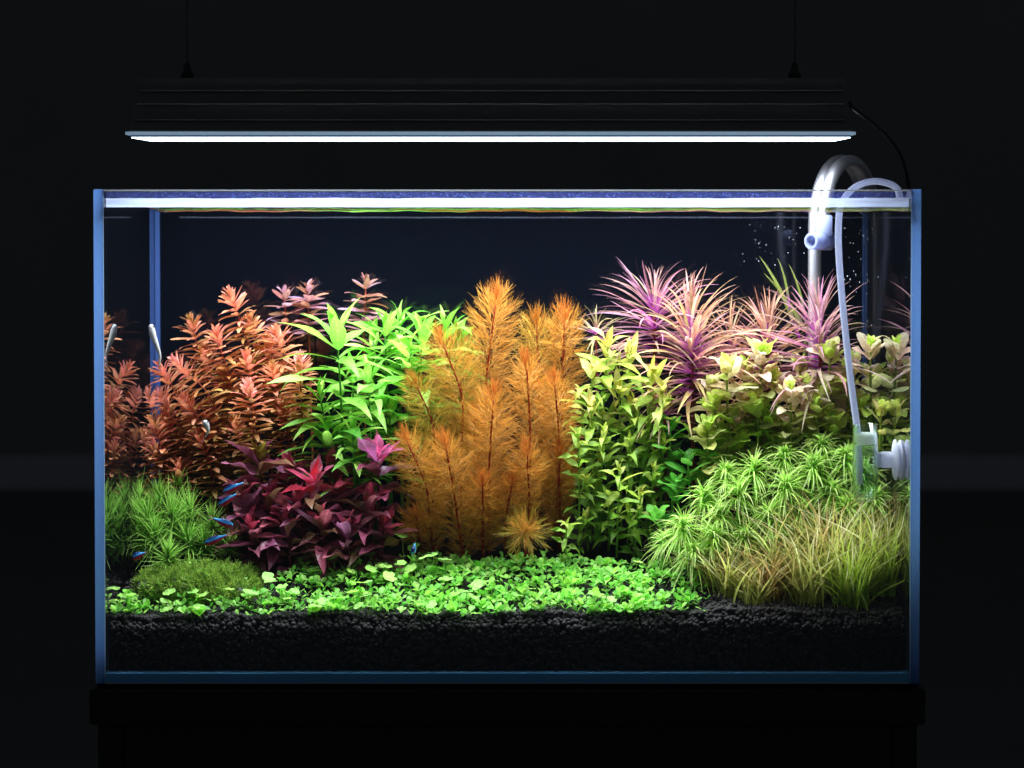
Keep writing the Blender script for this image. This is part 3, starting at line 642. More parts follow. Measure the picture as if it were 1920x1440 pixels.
# ---- round-leaved plants
def oval():
    rng = random.Random(77); r_odd = lambda: rng.random() < .4; lil, pale, lm, gr = S(246, 216, 206), S(222, 212, 146), S(196, 220, 90), S(116, 168, 58)
    lab = 'round-leaved stem plant with pale pink-green top leaves under the star-headed plants'
    spec = [((1362, 690), 1365, 0.096, 1.1, .10), ((1426, 660), 1425, 0.110, 1.1, .09), ((1556, 662), 1552, 0.114, 1.1, .09), ((1632, 652), 1628, 0.110, 1.05, .10), ((1482, 734), 1480, 0.096, 1, .08),
            ((1530, 762), 1526, 0.100, 1, .08), ((1652, 770), 1645, 0.087, 1, .07), ((1400, 740), 1400, 0.118, 1, .08), ((1590, 730), 1590, 0.123, 1, .08), ((1340, 760), 1345, 0.100, 1, .06), ((1440, 780), 1440, 0.110, 1, .07),
            ((1500, 690), 1500, 0.132, 1, .08), ((1560, 790), 1560, 0.105, .95, .06), ((1620, 760), 1620, 0.118, 1, .08), ((1325, 800), 1330, 0.091, .95, .05), ((1470, 800), 1470, 0.118, .95, .06), ((1390, 810), 1390, 0.110, .95, .05)]
    spec += [((1395, 694), 1397, .118, 1.05, .1), ((1452, 712), 1450, .115, 1, .09), ((1512, 724), 1512, .112, 1, .09), ((1588, 696), 1586, .125, 1, .1), ((1336, 722), 1340, .115, 1, .08), ((1545, 738), 1546, .11, 1, .08), ((1420, 760), 1420, .105, 1, .06)]
    spec += [((1600, 680), 1605, .16, 1, .1), ((1640, 700), 1632, .165, 1, .1), ((1575, 710), 1575, .17, 1, .09), ((1645, 820), 1640, .12, .9, .05), ((1605, 800), 1605, .14, .9, .06), ((1520, 820), 1520, .14, .9, .05)]
    for tip, bx, dep, sz, vis in spec:
        top = tip[1] < 745
        def colf(s, r, top=top):
            if s < .003: return S(206, 230, 110)
            c = mixc(lil, pale, r.random()) if (top and r.random() < .85) else mixc(pale, lm, r.random())
            return mixc(c, mixc(lm, gr, r.random()), (s - .018) / .035)
        lab = '%s round-leaved stem plant %s' % ('pale pink-green topped' if top else 'greenish lower', near(tip[0], ((1380, 'beside the yellow-green stems'), (1460, 'below the magenta-hearted star plant'), (1570, 'below the violet-hearted star plant'), (1900, 'behind the white tube and diffuser'))))
        whorl_plant('round_leaf_plant', lab, 'plant', 'pale round-leaved plants', stem_curve(tip, bx, dep + .014, None, min(.2, dep + .04)), rng, V_OVAL, M['stem'],
            lambda s: 4 if s < .008 else 3 if r_odd() else 2, lambda s: .0042 + min(.0045, s * .3), lambda s: (.011 + min(.009, s * 1.4)) * sz, .62, lambda s: 22 + min(42, s * 2400), colf, vis, .0014, .2, stemcol=S(130, 150, 60))
    g1 = S(140, 220, 90); lab = 'fresh green round-leaved sprout at the edge of the fluffy star moss plants'
    for tip, bx, dep, vis in (((1290, 862), 1296, .105, .035), ((1268, 905), 1275, .1, .03), ((1255, 800), 1262, .12, .04), ((1330, 850), 1330, .115, .03), ((1235, 965), 1240, .09, .02)):
        whorl_plant('round_leaf_sprout', lab, 'plant', 'fresh green round-leaved sprouts', stem_curve(tip, bx, dep, None), rng, V_OVAL, M['stem'],
            2, lambda s: .004 + min(.005, s * .3), lambda s: .010 + min(.009, s * 1.4), .68, lambda s: 25 + min(50, s * 3000), lambda s, r: mixc(g1, S(70, 160, 50), r.random() * .8), vis, .0011, .2, stemcol=S(100, 160, 60))
oval()

# ------------------------------------------------------------------ ribbons (threads, needles, blades)
def ribbons(name, P0, D, B, L, W, C0, C1, nseg, seed, mat, parent=None, tip=0.08, side=None):
    """P0, D, B (n,3): start, direction, bend; L, W (n,), colours base and tip (n,3)"""
    r = np.random.RandomState(seed); n = len(P0); rows = []; cols = []
    if side is None:
        side = np.cross(D, r.randn(n, 3)); side /= np.linalg.norm(side, axis=1)[:, None] + 1e-9
    for i in range(nseg + 1):
        t = i / nseg; c = P0 + D * (L * t)[:, None] + B * (L * t * t)[:, None]
        w = (W * (max(tip, (1 - t ** 2.0)) * (0.7 + 0.3 * min(1, t * 4))) / 2)[:, None]
        rows.append(c - side * w); rows.append(c + side * w); cc = C0 + (C1 - C0) * t; cols.append(cc); cols.append(cc)
    R = len(rows); V = np.stack(rows, 1).reshape(-1, 3); Cc = np.stack(cols, 1).reshape(-1, 3)
    q = np.array([(2 * i, 2 * i + 1, 2 * i + 3, 2 * i + 2) for i in range(nseg)])
    F = (q[None] + (np.arange(n) * R)[:, None, None]).reshape(-1, 4)
    V[:, 0] = np.clip(V[:, 0], X0 + .001, X1 - .001); V[:, 1] = np.clip(V[:, 1], YF + .0012, YB - .001)
    loc = np.array(parent.location) if parent is not None else np.zeros(3)
    return link(name, mesh_np(name, V - loc, F, col=Cc), mat, parent)
def unit(a): return a / (np.linalg.norm(a, axis=-1, keepdims=True) + 1e-9)

# ---- orange feathery plants
def feather():
    rng = random.Random(88)
    lab = 'orange feathery stem plant with fine thread leaves in the middle clump'
    org, redt, yel, brn, grn = np.array(S(226, 154, 58)), np.array(S(204, 92, 46)), np.array(S(234, 194, 96)), np.array(S(146, 100, 40)), np.array(S(160, 178, 56))
    spec = [  # tip, ctrl, base px, depth, radius px, visible length, greenness, label
        ((929, 562), (912, 710), 905, .130, 56, .13, 0, 'tallest orange feathery plant, its domed top rising against the dark backing'),
        ((832, 640), (866, 745), 862, .110, 55, .11, .15, 'orange feathery plant whose dark stem arches over to one side'),
        ((782, 716), (812, 800), 820, .100, 44, .08, .45, lab), ((925, 742), (918, 860), 915, .085, 54, .12, 0, lab), ((1058, 592), (1056, 690), 1050, .150, 48, .10, 0, lab),
        ((987, 676), (993, 780), 995, .105, 44, .10, 0, lab), ((1040, 712), (1048, 820), 1050, .095, 42, .11, 0, lab), ((1006, 602), (1010, 700), 1012, .165, 46, .10, .25, lab),
        ((766, 824), (800, 915), 815, .078, 48, .075, .05, lab), ((836, 832), (850, 915), 872, .070, 54, .085, 0, lab), ((988, 842), (992, 930), 990, .080, 44, .05, 0, lab),
        ((862, 640), (865, 740), 865, .175, 44, .08, .9, 'lime-tinged feathery plant behind the orange feathery plants'), ((890, 780), (890, 880), 890, .12, 50, .1, .1, lab),
        ((1050, 850), (1045, 930), 1040, .11, 44, .07, 0, lab), ((960, 900), (950, 960), 945, .09, 46, .06, 0, lab), ((905, 900), (905, 960), 905, .078, 46, .06, 0, lab),
        ((985, 986), (985, 1000), 985, .06, 50, .012, .4, 'short olive feathery pompom in front of the orange feathery plants'), ((682, 840), (690, 870), 695, .13, 26, .02, .7, 'small olive feathery tuft among the green lance leaves'), ((780, 960), (785, 990), 790, .085, 44, .04, 0, lab)]
    for k, (tip, ctrl, bx, dep, rpx, vis, gness, l) in enumerate(spec):
        dep = min(dep + .010, .182); tip = (tip[0], tip[1] + 9); cv = stem_curve(tip, bx, dep, ctrl, min(.2, dep + .03)); solo = l != lab; pom = 'pompom' in l or 'tuft' in l
        if not solo: l = '%s orange feathery stem plant %s' % ('tall' if tip[1] < 720 else 'medium-tall' if tip[1] < 840 else 'short', near(tip[0], ((800, 'next to the burgundy and green lance plants'), (900, 'behind the arched stem'), (970, 'below the tallest feathery plant'), (1020, 'behind the olive pompom'), (2000, 'next to the yellow-green stems'))))
        root = thing('feathery_stem_plant', cv.p[0], l, 'plant', None if solo else 'orange feathery plants')
        o = link('stem', tube_mesh('stem', [p - cv.p[0] for p in cv.p], [.0013 - .0006 * i / (len(cv.p) - 1) for i in range(len(cv.p))], 7), M['stem'], root); o.color = (*S(150, 44, 30), 1)
        R = rpx / FPX * (dep + 1.62); r = np.random.RandomState(300 + k)
        P0 = []; D = []; B = []; L = []; C0 = []; C1 = []; W = []; s = 0.0; vis = cv.len - .006 if vis > .055 else min(vis, cv.len - .01); az = 0
        while s < vis:
            P, T = cv.from_tip(s); P = np.array(P); T = np.array(T); R1 = unit(np.cross(T, [0.3, 1, .2])); R2 = np.cross(T, R1)
            f = min(1, s / (R * .75)); th = math.radians(10 + 66 * f ** .75); ln = R * (0.80 + 0.28 * f) * (1 - .38 * min(1, max(0, s - .05) / .09)); nl = 8
            if pom: ln = R; th = math.radians(10 + 130 * s / vis); nl = 16
            elif s > vis - .02: ln *= .7
            for j in range(nl):
                a = az + 6.283 * j / nl + r.uniform(-.2, .2); Rr = R1 * math.cos(a) + R2 * math.sin(a); tj = th + r.uniform(-.2, .2); lj = ln * r.uniform(.75, 1.15)
                d = T * math.cos(tj) + Rr * math.sin(tj); b = (T * .28 - Rr * .1) * (0.3 + .7 * f) + r.randn(3) * .06
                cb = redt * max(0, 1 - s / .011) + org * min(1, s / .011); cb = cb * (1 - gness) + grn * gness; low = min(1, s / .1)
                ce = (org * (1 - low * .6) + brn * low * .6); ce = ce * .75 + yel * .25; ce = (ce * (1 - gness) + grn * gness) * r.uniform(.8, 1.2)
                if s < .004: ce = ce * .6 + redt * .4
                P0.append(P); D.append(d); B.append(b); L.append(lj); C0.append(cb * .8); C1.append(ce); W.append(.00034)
                nb = unit(np.cross(d, r.randn(3)))
                for q in range(8):
                    t = .12 + .80 * q / 8; pq = P + d * lj * t + b * lj * t * t; dq = unit(d + 2 * b * t)
                    for sg in (-1, 1):
                        tl = lj * (.50 - .24 * t) * r.uniform(.7, 1.25); dd = unit(dq + sg * nb * r.uniform(.25, .6) + r.randn(3) * .14)
                        P0.append(pq); D.append(dd); B.append(dq * .3); L.append(tl); k2 = r.uniform(.55, 1.5); C0.append(ce * k2 * .8); C1.append(ce * k2 * 1.1); W.append(.00030)
            az += .5; s += .0030 + min(.0016, s * .05)
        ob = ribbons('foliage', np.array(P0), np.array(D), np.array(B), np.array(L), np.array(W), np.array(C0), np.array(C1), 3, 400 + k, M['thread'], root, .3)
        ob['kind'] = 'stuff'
feather()

# ---- star moss heads (right) and needle heads (left)
def heads(name, label, group, spec, mat, cfun, seed, nl, Lr, W, up, bendz, extra=None, nseg=4, stemc=S(90, 150, 50), layers=5, gap=.0045, zones=(), rows=900):
    for k, (px, py, dep, sz) in enumerate(spec):
        r = np.random.RandomState(seed + k); T = at(px, py, dep); Bs = soil_at(px + r.uniform(-12, 12), min(dep + .012, .2))
        lab_ = label + ', ' + near(px, zones) + (', higher row' if py < rows else ', lower row')
        root = thing(name, Bs, extra.get(k, lab_) if extra else lab_, 'plant', group if not (extra and k in extra) else None)
        cv = Curve([Bs, Bs.lerp(T, .5) + Vector((0, .002, .003)), T])
        o = link('stem', tube_mesh('stem', [p - Bs for p in cv.p], .0011 * sz, 6), M['stem'], root); o.color = (*stemc, 1)
        P0 = []; D = []; B = []; L = []; C0 = []; C1 = []; Wd = []
        for w in range(layers):
            P, Tg = cv.from_tip(w * gap * sz); P = np.array(P); f = w / max(1, layers - 1)
            for j in range(nl):
                a = r.uniform(0, 6.283); th = math.radians(up[0] + (up[1] - up[0]) * f) + r.uniform(-.25, .25)
                d = np.array([math.sin(th) * math.cos(a), math.sin(th) * math.sin(a), math.cos(th)]) + np.array([Tg.x, Tg.y, 0]) * .3
                P0.append(P + r.randn(3) * .0004); D.append(unit(d)); B.append(np.array([0, 0, -1]) * r.uniform(*bendz) + r.randn(3) * .08)
                L.append(Lr * sz * (.55 + .45 * min(1, f * 3 + .3)) * r.uniform(.75, 1.2)); Wd.append(W * r.uniform(.8, 1.2)); k_ = r.uniform(.65, 1.25); c0, c1 = cfun(r, f); c0 = c0 * k_; c1 = c1 * k_; C0.append(c0); C1.append(c1)
        D = np.array(D); sd = unit(np.cross(D, np.array([0, 0, 1.0])) + r.randn(len(D), 3) * .25)
        ob = ribbons('foliage', np.array(P0), D, np.array(B), np.array(L), np.array(Wd), np.array(C0), np.array(C1), nseg, seed + 50 + k, mat, root, .12, sd); ob['kind'] = 'stuff'
ga, gb, gc = np.array(S(204, 242, 120)), np.array(S(160, 224, 86)), np.array(S(230, 246, 152))
spec = [(1413, 872, 0.084, 1.0), (1525, 866, 0.084, 1.05), (1386, 915, 0.073, 1.15), (1472, 905, 0.073, 1.05), (1282, 980, 0.060, 1.0), (1338, 1000, 0.057, .95), (1585, 850, 0.090, .95), (1442, 960, 0.065, 1), (1300, 1030, 0.050, .9),
        (1350, 955, 0.071, .95), (1500, 955, 0.069, 1), (1560, 915, 0.077, 1), (1470, 850, 0.099, .9), (1620, 880, 0.086, .9), (1398, 1000, 0.058, .9), (1320, 925, 0.082, .85), (1540, 830, 0.103, .9), (1640, 930, 0.073, .9), (1250, 1010, 0.069, .75), (1460, 1010, 0.057, .9), (1590, 945, 0.067, .95), (1360, 880, 0.090, .8), (1610, 835, 0.107, .8)]
heads('star_moss_plant', 'fluffy light green star-headed plant with narrow leaves', 'fluffy light green star plants', spec, M['blade'],
      lambda r, f: ((ga * .5 + gb * .5) * r.uniform(.8, 1.1), (gc if r.rand() < .5 else ga) * r.uniform(.85, 1.1)), 1000, 27, .0250, .0016, (26, 96), (.25, .9), None, 6, S(130, 200, 70), 5, .0026, ((1310, 'next to the carpet'), (1410, 'next to the round-leaved sprouts'), (1530, 'behind the grass tufts'), (2000, 'by the glass diffuser')), 920)
na, nb_ = np.array(S(150, 220, 78)), np.array(S(190, 238, 116))
spec = [(262, 930, .115, .9), (300, 935, .11, 1), (278, 968, .095, 1), (322, 962, .09, 1.15), (356, 955, .10, 1.1), (316, 1036, .062, .8), (398, 975, .095, .75), (350, 1005, .085, .95), (292, 1000, .085, .95), (432, 1018, .085, .55), (265, 1000, .1, .9), (380, 1015, .09, .8), (335, 915, .12, .8), (262, 960, .1, 1)]
heads('needle_plant', 'green needle-leaved plant with a spiky head', 'green needle-leaved plants', spec, M['blade'],
      lambda r, f: (na * r.uniform(.5, .9), nb_ * r.uniform(.75, 1.15)), 1200, 24, .026, .0010, (10, 105), (-.05, .3), {5: 'small needle-leaved rosette with open spokes above the moss'}, 3, S(70, 110, 40), 6, .003, ((285, 'against the side glass'), (345, 'behind the mossy stone'), (2000, 'beside the striped fish')), 965)

# ---- grass tufts
def grass():
    gr, ol, br, tan = np.array(S(202, 222, 96)), np.array(S(210, 208, 118)), np.array(S(204, 168, 112)), np.array(S(244, 236, 188))
    lab = 'tuft of thin olive-brown grass blades growing at the front glass'
    spec = [(1345, .055, 100, .7, 'br'), (1370, .040, 110, 1, 'ol'), (1405, .060, 150, 1, 'ol'), (1440, .035, 130, 1, 'br'), (1470, .055, 170, 1, 'ol'), (1515, .030, 160, 1.2, 'ol'), (1530, .060, 190, 1, 'br'), (1560, .045, 190, 1, 'ol'),
            (1600, .028, 175, 1.5, 'gr'), (1620, .055, 195, 1, 'ol'), (1655, .045, 190, 1.1, 'gr'), (1672, .06, 200, 1, 'ol'), (1420, .028, 90, .8, 'ol'), (1575, .065, 205, 1, 'br')]
    for k, (px, dep, hpx, dens, kind) in enumerate(spec):
        r = np.random.RandomState(1500 + k); b = soil_at(px, dep); l = lab if kind != 'gr' else 'bright yellow-green grass tuft with a thick base at the front glass'
        if kind == 'br': l = 'browning grass tuft with reddish-brown blades among the olive tufts'
        root = thing('grass_tuft', b, l, 'grass', {'ol': 'olive grass tufts', 'gr': 'yellow-green grass tufts', 'br': 'browning grass tufts'}[kind])
        n = int(125 * dens); H = hpx * 1.1 / FPX * (1.62 + dep)
        P0 = np.array(b) + np.stack([r.randn(n) * .0055, r.randn(n) * .004, np.full(n, -.001)], 1)
        out = unit(np.stack([r.randn(n), r.randn(n) * .7, np.zeros(n)], 1)); lean = np.abs(r.randn(n)) * .17 + .02
        D = unit(out * lean[:, None] + np.array([0, 0, 1.0])); B = out * (np.abs(r.randn(n)) * .5 + .03)[:, None] + np.array([0, 0, -.2]); 
        L = H * (.3 + .85 * r.rand(n) ** .8); W = r.uniform(.0009, .0022, n)
        base = {'ol': ol, 'gr': gr, 'br': br}[kind]; m = r.rand(n, 1); C0 = base * (.75 + .3 * m) * np.array([.85, 1, .8]); m2 = r.rand(n, 1)
        C1 = np.where(m2 < .22, tan, np.where(m2 < .4, br, base * 1.1)) * (.8 + .35 * m)
        sd = unit(np.cross(D, out) + r.randn(n, 3) * .3)
        ob = ribbons('blades', P0, D, B, L, W, C0, C1, 7, 1600 + k, M['grass'], root, .1, sd); ob['kind'] = 'stuff'
grass()

# ---- moss-covered stone
def moss():
    c = at(372, 1100, .062); root = thing('mossy_stone', (c.x, c.y, float(soil_z(c.x, c.y))), 'grey stone overgrown with short dark green moss in front of the needle plants', 'stone')
    rng = np.random.RandomState(9); V0, F0 = ico(4); V = V0.copy()
    for f, a in ((2.1, .14), (4.3, .08), (9, .03)):
        ph = rng.rand(3) * 6; V = V * (1 + a * np.sin(V0[:, :1] * f + ph[0]) * np.sin(V0[:, 1:2] * f + ph[1]) * np.sin(V0[:, 2:3] * f + ph[2]))
    V = V * np.array([.047, .028, .0150]); V[:, 2] = np.maximum(V[:, 2], -.010)
    link('rock', mesh_np('rock', V, F0), M['stone'], root)
    # moss shoots over the upper side
    n = 42000; idx = rng.randint(0, len(F0), n); w = rng.dirichlet([1, 1, 1], n); P = np.einsum('nk,nkj->nj', w, V[F0[idx]]); nr = unit(P / np.array([.047, .028, .0150]) ** 2)
    keep = (P[:, 2] > -.004) & (P[:, 0] > -.040 + .006 * np.sin(P[:, 1] * 300)) ; P = P[keep]; nr = nr[keep]; n = len(P)
    lumps = .0045 * (np.sin(P[:, 0] * 260 + 40 * P[:, 1]) * np.sin(P[:, 1] * 330 + 1) + .6 * np.sin(P[:, 0] * 900 + P[:, 2] * 700))
    P = P + nr * np.maximum(0, lumps)[:, None] + np.array(root.location)
    D = unit(nr + rng.randn(n, 3) * .7 + np.array([0, 0, .4])); c1, c2 = np.array(S(140, 190, 68)), np.array(S(200, 216, 108)); m = rng.rand(n, 1)
    ob = ribbons('moss', P, D, rng.randn(n, 3) * .3, rng.uniform(.002, .005, n), rng.uniform(.0006, .0013, n), c1 * (.5 + .5 * m), (c1 + (c2 - c1) * m) * rng.uniform(.5, 1.25, (n, 1)) * (1 + .35 * np.sin(P[:, :1] * 420 + 2) * np.sin(P[:, 1:2] * 510)), 2, 7, M['moss'], root, .25); ob['kind'] = 'stuff'
moss()

# ------------------------------------------------------------------ carpet
def disc_leaf(name, seed):
    r = random.Random(seed); V = [(0, 0, 0)]; uv = [(.5, .5)]; n = 20
    for ring, rr in ((1, .55), (2, 1.0)):
        for i in range(n):
            a = 2 * math.pi * i / n; lob = 1 + (.10 * abs(math.sin(a * 2.5 + .2)) - .05) * (ring - .5); notch = 1 - .45 * math.exp(-((a - math.pi * 1.5) / .16) ** 2)
            q = rr * lob * (notch if ring == 2 else 1); V.append((q * math.cos(a), q * math.sin(a) + .0, .10 * (1 - rr) * -1 + .06 * math.sin(a * 5) * rr)); uv.append((.5 + .5 * rr * math.cos(a), .5 + .5 * rr * math.sin(a)))
    F = [(0, 1 + i, 1 + (i + 1) % n) for i in range(n)] ; F2 = [(1 + i, 1 + n + i, 1 + n + (i + 1) % n) for i in range(n)] + [(1 + i, 1 + n + (i + 1) % n, 1 + (i + 1) % n) for i in range(n)]
    me = mesh_np(name, V, F + F2, uv); me.materials.append(M['leaf_carpet']); return me
V_DISC = [disc_leaf('round_lobed_leaf', s) for s in range(3)]
def carpet():
    rng = random.Random(99); c1, c2, c3 = S(190, 242, 120), S(132, 220, 84), S(96, 190, 64)
    stemm = {}
    for h in (0, 1, 2):
        m = tube_mesh('stem', bez([(0, 0, -.15), (0.05 * h, 0.03, .5), (0, 0, 1)], 4), .045, 5); m.materials.append(M['stem']); stemm[h] = m
    def density(px, d):  # where the carpet grows
        if px < 205 or px > 1345: return 0
        if px > 1290: return .5
        if 275 < px < 490 and .038 < d < .09: return .05
        lim = np.interp(px, [200, 260, 500, 560, 800, 1000, 1250, 1340], [.045, .04, .05, .085, .105, .10, .085, .05])
        if d > lim: return 0
        return 1 if px > 520 else (.65 if d < .02 else .8)
    def where(px, d):
        z = near(px, ((250, 'by the side glass'), (500, 'around the mossy stone'), (640, 'below the pink-crowned burgundy plant'), (770, 'below the burgundy leaves'), (920, 'before the orange feathery plants'), (1080, 'around the olive pompom'), (1240, 'below the yellow-green stems'), (2000, 'beside the grass tufts')))
        return ('at the soil edge ' if d < .018 else '' if d < .045 else 'deep in the carpet ') + z
    made = 0; tries = 0
    while made < 285 and tries < 20000:
        tries += 1; px = rng.uniform(200, 1345); d = .0108 + .09 * rng.random() ** 1.3
        if rng.random() > density(px, d): continue
        b = soil_at(px, d); lobed = rng.random() < (np.interp(px, [200, 550, 780, 850], [.45, .55, .35, .03]))
        h = rng.uniform(.0035, .010) + (.004 if lobed else 0) + (.004 if d > .05 else 0)
        if d < .016: h *= .6
        elif rng.random() < .18: h *= 1.7
        if lobed:
            root = thing('clover_sprig', b, 'stalked scalloped round leaf %s' % where(px, d), 'plant', 'scalloped round-leaved carpet sprigs')
            t = b + Vector((rng.uniform(-.003, .003), rng.uniform(-.003, .003), h * 1.15)); R = rng.uniform(.0034, .0056)
            put_leaf('leaf', rng.choice(V_DISC), root, t, Vector((rng.uniform(-1, 1), rng.uniform(-1, 1), rng.uniform(-.25, .25))), Vector((rng.uniform(-.35, .35), rng.uniform(-.7, .05), 1)), R, R, jit(mixc(c1, S(176, 232, 128), rng.random() * .8), rng))
            dv = t - b; put_leaf('stem', stemm[0], root, b, dv, Vector((1, 0, 0)), .0062, .0062, S(130, 150, 70)).matrix_basis = Matrix(((.006, 0, dv.x, 0), (0, .006, dv.y, 0), (0, 0, dv.z, 0), (0, 0, 0, 1)))
        else:
            nl = rng.choice((3, 4, 4, 5)); root = thing('carpet_sprig', b, 'sprig of %s spoon leaves %s' % ({3: 'three', 4: 'four', 5: 'five'}[nl], where(px, d)), 'plant', 'spoon-leaved carpet sprigs')
            t = b + Vector((rng.uniform(-.002, .002), rng.uniform(-.002, .002), h * .7)); dv = t - b
            so = put_leaf('stem', stemm[1], root, b, dv, Vector((1, 0, 0)), .006, .006, S(130, 170, 70)); so.matrix_basis = Matrix(((.010, 0, dv.x, 0), (0, .010, dv.y, 0), (0, 0, dv.z, 0), (0, 0, 0, 1)))
            a0 = rng.uniform(0, 6.28)
            for j in range(nl):
                a = a0 + 6.283 * j / nl + rng.uniform(-.4, .4); e = rng.uniform(.15, 1.1); dd = Vector((math.cos(a) * math.cos(e), math.sin(a) * math.cos(e), math.sin(e)))
                L = rng.uniform(.0055, .0085) * (1.15 if 780 < px < 900 else 1)
                put_leaf('leaf', rng.choice(V_SPOON), root, t, dd, Vector((0, 0, 1)) + Vector((rng.uniform(-.4, .4), rng.uniform(-.6, .2), 0)), L, L * rng.uniform(.88, 1.12), jit(mixc(c1, c2 if rng.random() < .6 else c3, rng.random()), rng))
        made += 1
    # the rest of the carpet, too many to pick apart
    r = np.random.RandomState(4); base = []
    for me in (V_SPOON[0], V_SPOON[2], V_SPOON[4]):
        v = np.empty(len(me.vertices) * 3, np.float32); me.vertices.foreach_get('co', v); base.append(v.reshape(-1, 3))
    f0 = np.array([p.vertices[:] for p in V_SPOON[0].polygons]); VV = []; CC = []; FF = []; k = 0; off = 0
    while k < 2900:
        px = r.uniform(200, 1335); d = .0115 + .092 * r.rand() ** 1.05
        if r.rand() > density(px, d): continue
        b = np.array(soil_at(px, d)); hh = r.uniform(.001, .007) * (.6 if d < .018 else 1) + (.003 if d > .05 else 0); a0 = r.uniform(0, 6.28)
        for j in range(r.randint(2, 4)):
            a = a0 + j * 2.1 + r.uniform(-.5, .5); e = r.uniform(.05, 1.1); dd = np.array([math.cos(a) * math.cos(e), math.sin(a) * math.cos(e), math.sin(e)]); nn = np.array([r.uniform(-.4, .4), r.uniform(-.6, .2), 1]); s = unit(np.cross(dd, nn)); nn = np.cross(s, dd)
            L = r.uniform(.004, .0066); Wd = L * r.uniform(.88, 1.12); v = base[r.randint(3)]
            VV.append((b + [0, 0, hh]) + v[:, :1] * s * Wd + v[:, 1:2] * dd * L + v[:, 2:3] * nn * L); FF.append(f0 + off); off += len(v)
            c = np.array(mixc(c1, c2 if r.rand() < .5 else c3, r.rand())) * r.uniform(.8, 1.15); CC.append(np.tile(c, (len(v), 1))); k += 1
    V = np.concatenate(VV); V[:, 1] = np.maximum(V[:, 1], YF + .0012); V[:, 0] = np.clip(V[:, 0], X0 + .001, X1 - .001)
    o = link('carpet_plant', mesh_np('carpet_plant', V, np.concatenate(FF), col=np.concatenate(CC)), M['blade'])
    tag(o, 'low bright green carpet of tiny round leaves over the soil', 'ground cover', kind='stuff')
carpet()

# ------------------------------------------------------------------ fish
def fish_body(name, L, H, Wd, bend=0.0, prof=None):
    prof = prof or [(0, .05), (.04, .42), (.12, .72), (.25, .95), (.4, 1.0), (.55, .86), (.7, .6), (.82, .38), (.92, .30), (1.0, .26)]
    V = []; F = []; ns = 14
    for (t, h) in prof:
        for k in range(ns):
            a = 2 * math.pi * k / ns; V.append((t * L, math.cos(a) * Wd / 2 * h + bend * t * t * L, math.sin(a) * H / 2 * h))
    for i in range(len(prof) - 1):
        for k in range(ns): F.append((i * ns + k, i * ns + (k + 1) % ns, (i + 1) * ns + (k + 1) % ns, (i + 1) * ns + k))
    F += [tuple(range(ns)), tuple(range((len(prof) - 1) * ns, len(prof) * ns))]
    me = bpy.data.meshes.new(name); me.from_pydata(V, [], F)
    for p in me.polygons: p.use_smooth = True
    return me
def tetra_mat():
    m, nt, out = nodes('tetra_skin'); L = nt.links; tc = N(nt, 'ShaderNodeTexCoord'); sp = N(nt, 'ShaderNodeSeparateXYZ'); L.new(tc.outputs['Object'], sp.inputs[0])
    mr = N(nt, 'ShaderNodeMapRange'); mr.inputs['From Min'].default_value = -.0029; mr.inputs['From Max'].default_value = .0029; L.new(sp.outputs[2], mr.inputs['Value'])
    cr = N(nt, 'ShaderNodeValToRGB'); e = cr.color_ramp.elements; e[0].position = 0; e[0].color = (.5, .02, .03, 1); e[1].position = 1; e[1].color = (.01, .03, .10, 1)
    for pos, c in ((.46, (.75, .03, .04)), (.50, (.03, .12, .7)), (.56, (.15, .7, 1.0)), (.74, (.12, .6, 1.0)), (.82, (.01, .05, .35))):
        x = e.new(pos); x.color = (*c, 1)
    L.new(mr.outputs[0], cr.inputs[0]); p = N(nt, 'ShaderNodeBsdfPrincipled'); L.new(cr.outputs[0], p.inputs['Base Color']); p.inputs['Roughness'].default_value = .22; p.inputs['Metallic'].default_value = .1
    tr = N(nt, 'ShaderNodeBsdfTranslucent'); L.new(cr.outputs[0], tr.inputs[0]); ms = N(nt, 'ShaderNodeMixShader'); ms.inputs[0].default_value = .45; L.new(p.outputs[0], ms.inputs[1]); L.new(tr.outputs[0], ms.inputs[2])
    L.new(ms.outputs[0], out.inputs[0]); return m
M['tetra'] = tetra_mat(); M['fin_clear'] = film_mat('clear_fin', (.5, .25, .25), .45); M['eye'] = pbr('fish_eye', (.01, .01, .015), .1)
M['silver'] = pbr('silver_fish_skin', (.55, .54, .56), .3, metal=.25, noise=.55, nscale=700)
fin_me = leaf_mesh('tail_fin', .8, 'spoon', 6); fin_me.materials.append(M['fin_clear'])
eye_me = bpy.data.meshes.new('eye'); b_ = bmesh.new(); bmesh.ops.create_uvsphere(b_, u_segments=10, v_segments=6, radius=.0007); b_.to_mesh(eye_me); b_.free(); eye_me.materials.append(M['eye'])
